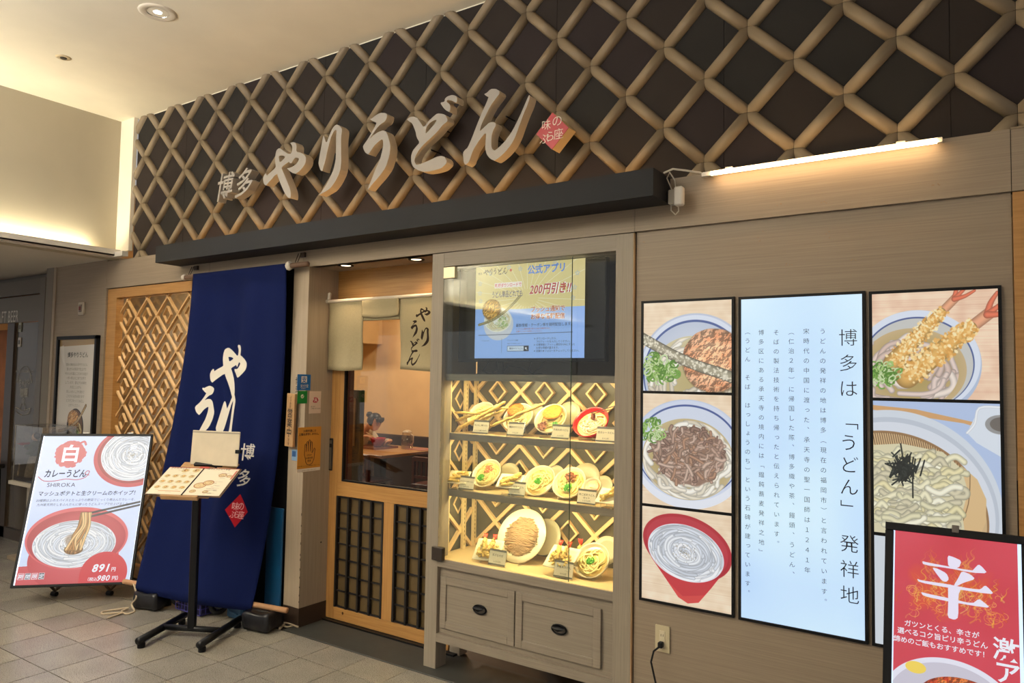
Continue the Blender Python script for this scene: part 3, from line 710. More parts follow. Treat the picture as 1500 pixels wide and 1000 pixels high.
def pic_red():
    c = cv_udon_bg(510, 520)
    c.poly([(5, 190), (60, 290), (150, 400), (215, 480), (270, 505), (330, 490), (400, 400), (470, 300), (508, 210)], (196, 52, 62)); c.poly([(150, 400), (215, 480), (270, 505), (330, 490), (365, 445), (240, 470)], (222, 90, 78), .5)
    c.ell(258, 200, 256, 172, (206, 66, 82), .22, col2=(176, 40, 54)); c.ell(258, 212, 240, 152, (170, 42, 54), .22); c.ell(258, 196, 236, 150, (188, 56, 70), .22)
    swirl(c, 252, 232, 218, 152, .18, 75, 20, 7); return c
def pic_shrimp():
    c = Cv(660, 590, .7, (236, 214, 186)); c.woodbg((224, 184, 156), (246, 222, 194), 5, 60)
    c.ell(240, 400, 335, 300, (176, 190, 214)); c.ell(240, 385, 330, 285, (214, 222, 236)); c.ell(240, 395, 300, 258, (80, 96, 146)); c.ell(240, 398, 293, 252, (196, 196, 192))
    c.ell(215, 430, 285, 230, (170, 150, 92), col2=(196, 172, 130)); c.noodles(180, 440, 280, 215, 40, 34, [(226, 206, 196), (214, 190, 178), (236, 222, 210)], 4)
    c.shrimp((110, 390), (430, 60), 112, 3); c.shrimp((190, 470), (590, 150), 150, 8); c.onions(60, 450, 85, 60, 20, 5); return c
def pic_zaru():
    c = Cv(850, 880, .55, (176, 194, 226)); c.poly([(0, 30), (300, 50), (850, 150), (850, 190), (620, 130), (0, 62)], (206, 160, 110)); c.ell(120, 700, 740, 640, (206, 214, 224)); c.ell(120, 720, 712, 612, (188, 196, 208)); c.ell(120, 730, 690, 590, (212, 218, 228))
    c.ell(80, 760, 690, 560, (150, 116, 80)); c.ell(80, 764, 676, 548, (206, 176, 132))
    for i in range(44):
        x = -20+i*16; y0 = 764-548*math.sqrt(max(0, 1-((x-80)/676)**2)); c.stroke([(x, y0), (x+20, y0+90)], 6, (120, 90, 62), .1, smooth=False)
    c.poly([(600, 400), (700, 480), (755, 600), (750, 740), (690, 880), (560, 880), (600, 640)], (216, 184, 136)); c.stroke([(655, 450), (640, 640), (560, 860)], 5, (120, 92, 64), .1)
    rs = random.Random(6); YN = [(238, 232, 198), (226, 220, 184), (248, 244, 220), (232, 222, 176), (214, 206, 176)]
    c.poly([(-10, 300), (200, 280), (480, 320), (600, 420), (640, 560), (600, 700), (620, 860), (400, 890), (-10, 890)], (214, 206, 172))
    for i in range(170):
        y = 290+(i/170*.8+rs.random()*.2)*570; x = rs.uniform(-120, 420); L = rs.uniform(120, 260); pts = [(x+L*t+0, y+22*math.sin(t*4+rs.random()*1.5)+t*rs.uniform(-10, 50)) for t in np.linspace(0, 1, 6)]
        if rs.random() < .3: e = pts[-1]; pts += [(e[0]+30, e[1]+15), (e[0]+20, e[1]+45), (e[0]-40, e[1]+50)]
        if max(p[0] for p in pts) < 650: c.stroke(pts, 42, rs.choice(YN), .32)
    for i in range(75):
        a = rs.random()*3.14; L = rs.uniform(30, 75); x = 205+rs.gauss(0, 42); y = 450+rs.gauss(0, 45); c.stroke([(x-L*math.cos(a)*.6, y-L*math.sin(a)), (x+L*math.cos(a)*.6, y+L*math.sin(a))], 10, rs.choice(((30, 36, 34), (48, 54, 50), (22, 26, 26))), .1, smooth=False)
    c.poly([(640, 190), (720, 30), (850, 20), (850, 330), (700, 250)], (214, 222, 232)); c.ell(850, 130, 95, 60, (150, 150, 150)); c.ell(860, 128, 75, 45, (110, 104, 98)); c.stroke([(640, 190), (690, 130), (720, 30), (850, 22)], 16, (236, 240, 246), .2)
    return c
def pic_last():
    c = Cv(200, 300, .6, (206, 214, 222)); c.ell(190, 210, 120, 60, (232, 222, 180)); c.tex(150, 150, 40, 18, (226, 170, 60), (248, 214, 120), 8); return c
PN = {}
def light_panel(name, label, px0, px1, zs, pics, mats):
    t = thing(name, label, 'backlit sign', ((px0+px1)/2, 3.152, zs[-1]), group='backlit panels on the wall')
    fr = B(); fw = .011
    fr.box(px0, px0+fw, 3.138, 3.152, zs[-1], zs[0]).box(px1-fw, px1, 3.138, 3.152, zs[-1], zs[0])
    for i, z in enumerate(zs):
        a, c_ = (z-fw, z) if i == 0 else ((z, z+fw) if i == len(zs)-1 else (z-.006, z+.006))
        fr.box(px0+fw, px1-fw, 3.138, 3.152, a, c_)
    fr.obj('panel_frame', m_black, t)
    for i, m in enumerate(mats):
        z1 = zs[i]-(fw if i == 0 else .006); z0 = zs[i+1]+(fw if i == len(mats)-1 else .006)
        panel('picture', T3((px0+px1)/2, 3.143, (z0+z1)/2), px1-px0-2*fw, z1-z0, m, t)
    return t
E_ = .92
lp1 = light_panel('backlit_sign', 'narrow backlit panel of three noodle bowl photos, nearest the showcase', -1.394, -.963, (1.938, 1.519, 1.008, .579), 3,
    [pic_mat('picture_cake_udon', pic_cake(), E_), pic_mat('picture_beef_udon', pic_beef(), E_), pic_mat('picture_red_bowl', pic_red(), E_)])
cb = Cv(200, 540, .5, (196, 224, 248)); nz_ = vnoise(cb.H, cb.W, 60, 4, 2)[..., None]; cb.a = np.clip(np.array((186, 216, 250))/255*(1-nz_)+np.array((214, 240, 252))/255*nz_, 0, 1)
lp2 = light_panel('backlit_sign', 'wide pale blue backlit panel covered in black vertical Japanese writing', -.945, -.450, (1.935, .577), 1, [pic_mat('panel_blue_light', cb, 1.0)])
lp3 = light_panel('backlit_sign', 'backlit panel of shrimp udon and cold udon photos above the red stand', -.437, -.006, (1.931, 1.513, 1.0, .577), 3,
    [pic_mat('picture_shrimp_udon', pic_shrimp(), E_), pic_mat('picture_cold_udon', pic_zaru(), E_), pic_mat('picture_last', pic_last(), E_)])
def vcol(s, pxx, py0, py1, m, parent, off, w=None, Y=3.1422):
    a = PY(pxx, py0, Y); b = PY(pxx, py1, Y); n = len(s); pitch = (a.z-b.z)/n
    text(s, m, parent, T3(a.x, Y, a.z), w or pitch*.93, vertical=True, pitch=pitch, off=off)
vcol('博多は', 1242, 476, 588, m_text, lp2, -.008, .072)
vcol('「うどん」', 1243, 600, 762, m_text, lp2, -.008, .072)
vcol('発祥地', 1244, 778, 890, m_text, lp2, -.008, .072)
for s, x, y0, y1 in (('うどんの発祥の地は博多（現在の福岡市）と言われています。', 1205, 478, 888), ('宋時代の中国に渡った、承天寺の聖一国師は１２４１年', 1181, 478, 842), ('（仁治２年）に帰国した際、博多織や茶、饅頭、うどん、', 1159, 479, 848), ('そばの製法技術を持ち帰ったと伝えられています。', 1137, 480, 803), ('博多区にある承天寺の境内には「饂飩蕎麦発祥之地」', 1115, 480, 815), ('（うどん\u3000そば\u3000はっしょうのち）という石碑が建っています。', 1095, 479, 875)):
    vcol(s, x, y0, y1, m_text, lp2, -.005, .0245)
# ------------------------------------------------------------------ socket plate and plug
t = thing('power_outlet', 'cream two-way wall socket with a black plug in its lower half', 'socket', (-1.275, 3.15, .37))
po = PY(971, 935, 3.15)
B().box(po.x-.034, po.x+.034, 3.143, 3.152, po.z-.058, po.z+.058, c=.002).obj('cover_plate', mat('cream_plate', (198, 184, 150), .4), t)
B().box(po.x-.013, po.x+.013, 3.140, 3.144, po.z-.04, po.z+.036, c=.001).obj('socket_insert', mat('cream_insert', (214, 202, 172), .35), t)
B().box(po.x-.006, po.x-.004, 3.1394, 3.141, po.z+.012, po.z+.022).box(po.x+.004, po.x+.006, 3.1394, 3.141, po.z+.012, po.z+.022).obj('slot', m_black, t)
t = thing('plugged_cable', 'black plug and cord hanging from the cream wall socket', 'cord', (po.x, 3.14, 0))
B().box(po.x-.012, po.x+.010, 3.115, 3.14, po.z-.034, po.z-.008, c=.004).obj('plug', m_black, t)
B().tube([(po.x-.004, 3.12, po.z-.028), (po.x-.022, 3.10, po.z-.045), (po.x-.03, 3.09, po.z-.09), (po.x-.012, 3.09, po.z-.16), (po.x+.02, 3.07, po.z-.24), (po.x+.06, 3.03, .10), (po.x+.13, 3.0, .006), (po.x+.3, 2.95, .004), (-.5, 2.85, .004)], .0045, 8).obj('cord', m_black, t)
# ------------------------------------------------------------------ left wall: switch and framed poster
sp_ = PY(120, 452, 3.13)
t = thing('wall_switch', 'small switch box with a red button on the pale wall', 'switch', (sp_.x, 3.135, sp_.z))
B().box(sp_.x-.045, sp_.x+.045, 3.118, 3.135, sp_.z-.055, sp_.z+.055, c=.004).obj('switch_plate', mat('switch_cream', (176, 164, 146), .4), t)
B().box(sp_.x-.022, sp_.x+.022, 3.112, 3.12, sp_.z-.03, sp_.z+.035, c=.003).obj('switch_well', mat('grey_recess', (120, 110, 100), .4), t)
B().box(sp_.x-.012, sp_.x+.012, 3.108, 3.114, sp_.z-.015, sp_.z+.018).obj('button', mat('dark_red_button', (110, 20, 24), .4), t)
t = thing('framed_poster', 'black framed white poster with writing and a noodle bowl on the wall', 'poster', (-6.56, 3.135, .98))
fx0, fx1, fz0, fz1 = -6.905, -6.225, .93, 1.88
B().box(fx0, fx0+.028, 3.10, 3.134, fz0, fz1).box(fx1-.028, fx1, 3.10, 3.134, fz0, fz1).box(fx0, fx1, 3.10, 3.134, fz0, fz0+.028).box(fx0, fx1, 3.10, 3.134, fz1-.028, fz1).obj('poster_frame', m_black, t)
c = Cv(340, 480, 1, (196, 188, 176)); c.poly([(0, 0), (340, 0), (340, 26), (0, 34)], (150, 124, 84)); c.poly([(0, 34), (40, 28), (60, 130), (20, 80)], (214, 208, 198), .6)
c.ell(180, 400, 76, 84, (52, 34, 28)); c.ell(180, 394, 66, 74, (92, 66, 44)); c.noodles(188, 420, 56, 48, 30, 8, [(206, 186, 140), (180, 160, 116)], 3); c.cake(160, 366, 52, 44, (150, 100, 50), (196, 150, 90), 3); c.stick([(30, 424), (110, 410), (200, 370), (270, 300)], 14, (206, 180, 140), (150, 124, 88)); c.onions(205, 425, 20, 14, 5, 3)
panel('poster_print', T3((fx0+fx1)/2, 3.118, (fz0+fz1)/2), fx1-fx0-.05, fz1-fz0-.05, pic_mat('poster_picture', c, 0, .25), t)
text('博多やりうどん', m_text, t, T3(-6.73, 3.117, 1.70), .050, off=.01)
rr = random.Random(5)
KAN = ['博多の味を伝えるやりうどん', '昔ながらの製法で仕上げた', 'やわらかな麺とこだわりの出汁', '一杯一杯心をこめてお作り', 'しています。昔ながらの味を', '大切にしながら', '新しいおいしさを求めて', 'これからも歩み続けます', 'どうぞごゆっくりお召し', '上がりください。']
for i, s in enumerate(KAN): text(s, m_text, t, T3((fx0+fx1)/2, 3.117, 1.625-i*.0385), .028, off=-.01, align='C')
# ------------------------------------------------------------------ left window with the diamond lattice
wl = struct(B().box(-6.168, -6.03, 3.15, 3.21, 0, 2.262).box(-6.03, -4.30, 3.15, 3.21, 2.185, 2.262).box(-6.03, -4.30, 3.15, 3.21, 0, .085).box(-4.30, -4.22, 3.15, 3.17, 0, 2.262), 'window_1', m_oran)
B().box(-6.03, -4.30, 3.225, 3.231, .085, 2.185).obj('window_pane', glass('window_glass', (.86, .84, .78), .3), wl)
X0, X1, Z0, Z1 = -6.03, -4.30, .085, 2.185
struct(B().box(-4.30, -3.826, 3.17, 3.22, 0, 2.268), 'wall_front_shade', mat('recess_shade_black', (16, 15, 16), .7, spec=.2))  # black sheet: shade of the recess behind the banner, put into its colour
wdx, wdz = .288, .282
cx0, cz0 = -5.353, 1.741       # centre of a small diamond
def ring(cx, cz, rx, rz, w, y0, y1):
    o_ = [(cx, cz+rz), (cx+rx, cz), (cx, cz-rz), (cx-rx, cz)]; kx, kz = rx-w*1.4, rz-w*1.4; n_ = [(cx, cz+kz), (cx+kx, cz), (cx, cz-kz), (cx-kx, cz)]
    vs = [(x, y, z) for y in (y0, y1) for (x, z) in o_+n_]; fs = []
    for i in range(4):
        j = (i+1) % 4; fs += [(i, j, 4+j, 4+i), (8+i, 12+i, 12+j, 8+j), (i, 8+i, 8+j, j), (4+i, 4+j, 12+j, 12+i)]
    return vs, fs
def lattice(parent, m, X0, X1, Z0, Z1, y, cx0, cz0, names=('lattice_slat', 'lattice_diamond'), side=None, w=.017, rd=(.052, .066), rw=.010, rdep=.022):
    """square-on-point slats with a small boxed diamond in every cell; side=x plane when it runs along y"""
    rv, rf = ring(0, 0, rd[0], rd[1], rw, 0, rdep); rme = new_mesh(names[1], rv, rf, m)
    S = Matrix(((0, -1, 0, 0), (1, 0, 0, 0), (0, 0, 1, 0), (0, 0, 0, 1))) if side is not None else None
    seen = set()
    i0, i1 = int((X0-cx0)/wdx)-2, int((X1-cx0)/wdx)+2; j0, j1 = int((Z0-cz0)/wdz)-2, int((Z1-cz0)/wdz)+2
    for i in range(i0, i1+1):
        for j in range(j0, j1+1):
            for (ox, oz) in ((0, 0), (.5, .5)):
                x = cx0+(i+ox)*wdx; z = cz0+(j+oz)*wdz
                if X0+.05 < x < X1-.05 and Z0+.055 < z < Z1-.055:
                    o = bpy.data.objects.new(names[1], rme); link(o, parent)
                    if side is None: o.location = Vector((x, y, z))-wloc(parent)
                    else: o.matrix_local = T3(*(Vector((side, x, z))-wloc(parent))) @ R3('Z', 90)
                for sg in (1, -1):
                    ax, az = x-wdx/4, z+sg*wdz/4; L = math.hypot(wdx, wdz)/2
                    if ax+wdx/4 < X0+.01 or ax-wdx/4 > X1-.01 or az+wdz/4 < Z0+.01 or az-wdz/4 > Z1-.01: continue
                    bm = bmesh.new(); bmv = B().box(-L/2, L/2, 0, .020, -w/2, w/2); M = T3(ax, y+(.0008 if sg > 0 else 0), az) @ R3('Y', -math.degrees(math.atan2(wdz, wdx))*sg)
                    vv = [bm.verts.new(M @ v) for v in bmv.v]
                    for f in bmv.f: bm.faces.new([vv[k] for k in f])
                    for co, no in (((X0, 0, 0), (-1, 0, 0)), ((X1, 0, 0), (1, 0, 0)), ((0, 0, Z0), (0, 0, -1)), ((0, 0, Z1), (0, 0, 1))):
                        bmesh.ops.bisect_plane(bm, geom=bm.verts[:]+bm.edges[:]+bm.faces[:], plane_co=co, plane_no=no, clear_outer=True)
                    if len(bm.verts) > 3:
                        if side is not None:
                            for v in bm.verts: v.co = Vector((side+(v.co.y-y), v.co.x, v.co.z))
                        off = wloc(parent)
                        for v in bm.verts: v.co -= off
                        me = bpy.data.meshes.new(names[0]); bm.to_mesh(me); me.materials.append(m); link(bpy.data.objects.new(names[0], me), parent)
                    bm.free()
lattice(wl, m_latw, X0, X1, Z0, Z1, 3.182, cx0, cz0, w=.014, rd=(.056, .070), rw=.006, rdep=.020)
# ------------------------------------------------------------------ sliding door
door = struct(B().box(-3.70, -3.605, 3.355, 3.39, .016, 1.99, c=.002).box(-3.605, -3.565, 3.355, 3.39, .80, 1.99), 'door_1', m_oranv)
YD = 3.355
B().box(-3.605, -2.662, YD-.0005, YD+.0345, .80, .895, c=.002).obj('middle_rail', m_oran, door)
B().box(-3.605, -2.662, YD, YD+.035, .016, .092, c=.002).obj('bottom_rail', m_oran, door)
B().box(-3.565, -2.662, YD, YD+.035, 1.93, 1.99).obj('top_rail', m_oran, door)
B().box(-3.192, -3.098, YD, YD+.035, .092, .80, c=.002).obj('middle_stile', m_oranv, door)
B().box(-3.605, -3.19, YD+.020, YD+.024, .09, .80).box(-3.1, -2.662, YD+.020, YD+.024, .09, .80).obj('door_backing', mat('olive_brown_panel', (92, 74, 42), .5), door)
m_grid = mat('black_grid', (26, 22, 22), .45, var=.3, vs=60)
def grid(xa, xb, n):
    w_ = .011; xs_ = np.linspace(xa+w_/2, xb-w_/2, n+1)
    for x in xs_: B().box(x-w_/2-.002, x+w_/2+.002, YD-.004, YD+.018, .095, .797).obj('grid_bar', m_grid, door)
    for z in np.linspace(.10, .792, 8): B().box(xa, xb, YD+.003, YD+.014, z-.004, z+.004).obj('grid_bar', m_grid, door)
grid(-3.603, -3.19, 4); grid(-3.100, -2.685, 4)
B().box(-3.565, -3.553, YD-.002, YD+.02, .895, 1.93).box(-3.553, -2.662, YD-.002, YD+.02, .895, .905).obj('gasket', m_black, door)
B().box(-3.553, -2.662, YD+.012, YD+.018, .905, 1.93).obj('glass_pane', glass('door_glass', (.90, .88, .84), .05), door)
hd = B().box(-3.685, -3.652, YD-.008, YD+.002, .955, 1.165, c=.004).obj('door_handle', mat('dark_steel', (58, 52, 46), .35, .7), door)
B().box(-3.677, -3.660, YD-.010, YD-.006, .965, 1.105).box(-3.677, -3.660, YD-.010, YD-.006, 1.13, 1.152).obj('handle_face', mat('steel_face', (136, 126, 112), .35, .8), hd)
B().ball((-3.521, YD-.001, .066), .009, 1, .3, 1.2, 1).obj('floor_lock', mat('brass_dark', (84, 54, 28), .4, .6), door)
# recessed lamps over the door
for i, (x, y) in enumerate(((-3.433, 3.215), (-2.878, 3.249))):
    t = thing('recessed_lamp', ('black rimmed recessed lamp over the door, above the left curtain strip', 'black rimmed recessed lamp over the door, next to the showcase')[i], 'lamp', (x, y, 2.268), group='recessed lamps over the door')
    B().lathe([(.030, 2.266), (.047, 2.262), (.050, 2.268)], 24, T3(x, y, 0)).obj('lamp_rim', m_black, t, smooth=True)
    B().lathe([(.0, 2.265), (.030, 2.265), (.030, 2.267)], 20, T3(x, y, 0)).obj('lamp_lens', emis('door_lamp', (255, 228, 190), 3.2), t)
    lamp('SPOT', 'door_spot', (x, y, 2.255), 8, (1, .72, .42), .03, target=(x-.02, y+.08, 0), spot=110, blend=.8)
# ceiling lamp and loudspeaker in the cream ceiling
cl = PZ(231, 18, ZC)
t = thing('ceiling_downlight', 'round white downlight with a bright reflector in the cream ceiling', 'lamp', (cl.x, cl.y, ZC))
B().lathe([(.062, ZC-.002), (.088, ZC-.008), (.102, ZC-.004), (.104, ZC)], 32, T3(cl.x, cl.y, 0)).obj('rim', mat('white_rim', (222, 210, 190), .5), t, smooth=True)
B().lathe([(.060, ZC-.002), (.046, ZC+.03), (.03, ZC+.05)], 24, T3(cl.x, cl.y, 0)).obj('reflector', mat('chrome_reflector', (200, 205, 210), .12, 1), t, smooth=True)
B().ball((cl.x, cl.y, ZC+.012), .040, 1, 1, .4, 2).obj('bulb', emis('downlight', (255, 250, 244), 9), t)
lamp('SPOT', 'downlight_spot', (cl.x, cl.y, ZC-.02), 60, NEUT, .05, target=(cl.x, cl.y, 0), spot=100, blend=.6)
sp = PZ(93, 84, ZC)
t = thing('ceiling_speaker', 'tiny round chrome fitting in the cream ceiling left of the downlight', 'fitting', (sp.x, sp.y, ZC))
B().lathe([(.0, ZC-.004), (.03, ZC-.005), (.045, ZC-.003), (.046, ZC)], 24, T3(sp.x, sp.y, 0)).obj('fitting_plate', mat('fitting_plate', (196, 176, 140), .4), t, smooth=True)
B().lathe([(.0, ZC-.010), (.018, ZC-.010), (.022, ZC-.004)], 16, T3(sp.x, sp.y, 0)).obj('fitting_core', mat('fitting_core', (70, 64, 58), .3, .6), t)
# ------------------------------------------------------------------ split curtain over the door
def tile_pic(name, W, H, k, base, var=.05): 
    c = Cv(W, H, k, base); n = vnoise(c.H, c.W, 3, 8, 3); c.a *= (1-var+2*var*n)[..., None]; return c
def brush(c, key, x, y, s, col, sx=1.0, rot=0, fat=0):
    L = glyph_geo(key); ca, sa = math.cos(rot), math.sin(rot)
    tr = lambda l: [(x+(p[0]*sx*ca+p[1]*sa)*s, y-(p[1]*ca-p[0]*sx*sa)*s) for p in l]
    if fat:
        for l in L:
            q = tr(l); c.stroke(q+[q[0]], fat, col, 0, 1, False)
    if key == 'do': c.poly(tr(L[0]), col, 1, [tr(L[1])]); c.poly(tr(L[2]), col)
    elif key == 'ya': c.poly(tr(L[0]), col, 1, [tr(L[1])])
    else: c.poly(tr(L[0]), col)
def cloth(name, m, parent, fn, nu, nv, th=.003):
    """fn(u,v) -> point; u across, v down; picture mapped over it"""
    P = [[fn(i/nu, j/nv) for i in range(nu+1)] for j in range(nv+1)]; vs = [p for r in P for p in r]; n = len(vs)
    fs = [(j*(nu+1)+i, (j+1)*(nu+1)+i, (j+1)*(nu+1)+i+1, j*(nu+1)+i+1) for j in range(nv) for i in range(nu)]
    off = wloc(parent) if parent is not None else Vector((0, 0, 0))
    me = new_mesh(name, [Vector(v)-off for v in vs], fs, m, True); uv = me.uv_layers.new(name='UVMap')
    for p in me.polygons:
        for li in p.loop_indices: k = me.loops[li].vertex_index; uv.data[li].uv = ((k % (nu+1))/nu, 1-(k//(nu+1))/nv)
    o = link(bpy.data.objects.new(name, me), parent); s = o.modifiers.new('thick', 'SOLIDIFY'); s.thickness = th; s.offset = 0; return o
LIN = (156, 143, 112)
cn = tile_pic('linen', 100, 150, 2, LIN); m_lin = pic_mat('linen_cloth', cn, 0, .9)
cr_ = tile_pic('linen2', 340, 450, 1.6, LIN)
for key, x, y, s in (('ya', 188, 120, 235), ('ri', 206, 252, 270), ('u', 122, 205, 235), ('do', 122, 302, 200), ('n', 112, 378, 240)): brush(cr_, key, x, y, s, (46, 36, 30), sx=1.15)
m_linr = pic_mat('linen_cloth_written', cr_, 0, .9)
t = thing('split_curtain', 'off-white linen split curtain with black brush writing hung over the door', 'curtain', (-3.2, 3.30, 2.06))
def fold(u, v, a, f, ph, y=3.30): return y+a*v*math.sin(f*u*6.28+ph)+.004*math.sin(9*v+ph)
cloth('curtain_strip', m_lin, t, lambda u, v: (-3.672+.31*u+.004*math.sin(4*v), fold(u, v, .012, 1.2, .5), 2.064-.45*v-.012*v*(u*(1-u))*3), 14, 16)
cloth('curtain_strip', m_lin, t, lambda u, v: (-3.362+.312*u, fold(u, v, .006, 1.1, 2, 3.293), 2.066-.118*v-.012*math.sin(3.14*u)*v), 12, 6)
cloth('curtain_strip', m_lin, t, lambda u, v: (-3.362+.32*u, fold(u, v, .004, 1.1, 2, 3.306), 2.06-.135*v-.004*math.sin(3.14*u)), 10, 5)
cloth('curtain_strip', m_linr, t, lambda u, v: (-3.045+.34*u+.008*v*(1-u), fold(u, v, .010, 1.0, 1.3), 2.064-.445*v-.018*v*u), 14, 16)
B().tube([(-3.70, 3.30, 2.058), (-2.66, 3.30, 2.058)], .011, 10).obj('curtain_rod', mat('white_rod', (214, 200, 178), .5), t)
B().ball((-3.690, 3.29, 2.058), .017, 1, 1, 1, 2).tube([(-3.672, 3.30, 2.07), (-3.668, 3.30, 2.10)], .012, 8).ball((-3.668, 3.30, 2.105), .015, 1, 1, 1, 1).obj('rod_knob', mat('knob_white', (200, 188, 170), .4), t)
# ------------------------------------------------------------------ big navy banner
NAVY = (10, 22, 66); CRM = (226, 218, 202)
cbn = tile_pic('banner', 1010, 2170, .5, NAVY, .06)
for key, x, y, s, sx in (('ya', 480, 700, 1000, 1.0), ('ri', 500, 1070, 1050, 1.0), ('u', 262, 985, 830, 1.0), ('do', 330, 1240, 600, 1.0), ('n', 325, 1440, 560, 1.0)): brush(cbn, key, x, y, s, CRM, sx, fat=12)
cbn.poly([(760, 1480), (665, 1585), (760, 1692), (852, 1585)], (176, 26, 40))
def chars_on(c, s, x, y, size, col, pitch, off=.012, sx=1):
    prime(s, off)
    for ch in s:
        v, f = _GC[(ch, off)]
        for q in f: c.poly([(x+(v[i, 0]-.5)*size*sx, y-(v[i, 1]-.36)*size) for i in q], col)
        y += pitch
chars_on(cbn, '博多', 775, 1215, 118, CRM, 165)
for ch, x, y, s in (('味', 738, 1560, 56), ('の', 784, 1556, 56), ('ぷ', 728, 1612, 50), ('ら', 758, 1610, 50), ('座', 797, 1610, 54)): chars_on(cbn, ch, x, y, s, (236, 196, 190), 0)
m_ban = pic_mat('navy_banner_cloth', cbn, 0, .85)
t = thing('banner', 'tall navy cloth banner with cream brush lettering between two wooden rods', 'banner', (-4.3, 3.0, .12))
TL, TR_ = Vector((-4.818, 3.052, 2.285)), Vector((-3.807, 3.052, 2.285)); BL, BR_ = Vector((-4.862, 2.752, .116)), Vector((-3.915, 2.960, .106))
def bfn(u, v):
    a = TL.lerp(TR_, u); b = BL.lerp(BR_, u); p = a.lerp(b, v**1.5); p.z = a.z+(b.z-a.z)*v
    n = Vector((.18, -.98, 0)); fo = math.sin(math.pi*min(1, v*1.0))**.6
    p += n*(.030*fo*math.sin(u*9.5+.8+.6*v)+.016*fo*math.sin(u*21+2*v)); p.z -= .02*math.sin(math.pi*u)*(v > .99)
    p += n*-.045*math.sin(math.pi*v); p.y = min(p.y, 3.125); return p
cloth('banner_cloth', m_ban, t, bfn, 48, 60, .002)
m_dow = mat('pale_dowel', (196, 150, 108), .5); m_dowd = mat('brown_dowel', (120, 92, 72), .5)
B().tube([(-4.96, 3.075, 2.272), (-3.625, 3.075, 2.272)], .017, 12).obj('top_rod', m_dowd, t, smooth=True)
m_cc = mat('cream_cap', (206, 196, 180), .4)
B().ball((-3.80, 3.072, 2.272), .026, 1, 1, 1.2, 2).obj('rod_cap', m_cc, t)
B().ball((-4.96, 3.072, 2.272), .022, 1, 1, 1.1, 2).obj('rod_cap', m_cc, t)
B().tube([(-5.01, 2.755, .15), (-3.68, 3.045, .13)], .017, 12).obj('bottom_rod', m_dow, t, smooth=True)
m_hk = mat('brown_hook', (70, 52, 40), .4, .4)
for x in (-4.90, -3.735):
    hk = B()
    hk.tube([(x-.012, 3.10, 2.35), (x-.012, 3.075, 2.29)], .003, 6); hk.tube([(x+.012, 3.10, 2.35), (x+.012, 3.075, 2.29)], .003, 6); hk.box(x-.02, x+.02, 3.12, 3.135, 2.33, 2.36)
    hk.obj('hook', m_hk, t)
# weights, ropes
m_bag = mat('black_vinyl', (20, 20, 24), .3, bump=.3, bs=18)
def weight(x, y, rot, lab):
    t = thing('weight_bag', lab, 'weight bag', (x, y, 0), group='weights holding the banner')
    M = T3(x, y, 0) @ R3('Z', rot); bm = bmesh.new(); bmesh.ops.create_cube(bm, size=1); bmesh.ops.subdivide_edges(bm, edges=bm.edges[:], cuts=5, use_grid_fill=True)
    for v in bm.verts:
        p = v.co*2; k = 1-.09*abs(p.z)**3; q = Vector((p.x*k*.092, p.y*k*.075, .012+(p.z+1)*.058)); q += Vector((p.x, p.y, p.z*.5)).normalized()*.010*mnoise.noise(p*1.6+Vector((x, y, 0))); q.z = max(.002, q.z-.012*(1-abs(p.x))*(p.z > .9)); q.z *= .93; q.x *= 1.05; v.co = M @ q
    b = B().add([v.co.copy() for v in bm.verts], [tuple(v.index for v in f.verts) for f in bm.faces]); bm.free(); b.obj('bag_body', m_bag, t, smooth=True)
    B(M).box(-.05, .05, -.012, .012, .10, .118, c=.004).obj('bag_strap', m_bag, t)
weight(-4.765, 2.82, 14, 'black weight bag on the floor at the left foot of the navy banner')
weight(-3.835, 2.99, 12, 'black weight bag on the floor beside the pillar under the banner')
m_rope = mat('beige_rope', (176, 158, 132), .8)
def rope(pts, lab):
    P = [Vector(p) for p in pts]; Q = []
    for i in range(len(P)-1):
        p0, p1, p2, p3 = P[max(i-1, 0)], P[i], P[i+1], P[min(i+2, len(P)-1)]
        for k in range(6): u = k/6; Q.append(.5*((2*p1)+(p2-p0)*u+(2*p0-5*p1+4*p2-p3)*u*u+(3*p1-p0-3*p2+p3)*u**3))
    tag(B().tube(Q+[P[-1]], .006, 7).obj('rope', m_rope, smooth=True), lab, 'rope', 'ropes tied to the banner rod')
f1 = lambda x, y, z=.006: tuple(PZ(x, y, z))
rope([(-4.93, 2.772, .16), f1(200, 873, .09), f1(193, 885, .03), f1(197, 895), f1(186, 899), f1(178, 895), f1(188, 890, .02), f1(166, 893), f1(150, 896), f1(150, 899), f1(164, 898), f1(180, 897), f1(158, 905)], 'beige rope looped on the tiles at the left end of the banner')
rope([(-3.76, 3.03, .13), f1(404, 893, .09), f1(406, 902, .05), f1(411, 911, .01), f1(420, 918), f1(432, 914), f1(428, 909), f1(420, 911), f1(409, 922), f1(416, 912, .012), f1(437, 918, .01)], 'beige rope knotted on the floor beside the pillar')
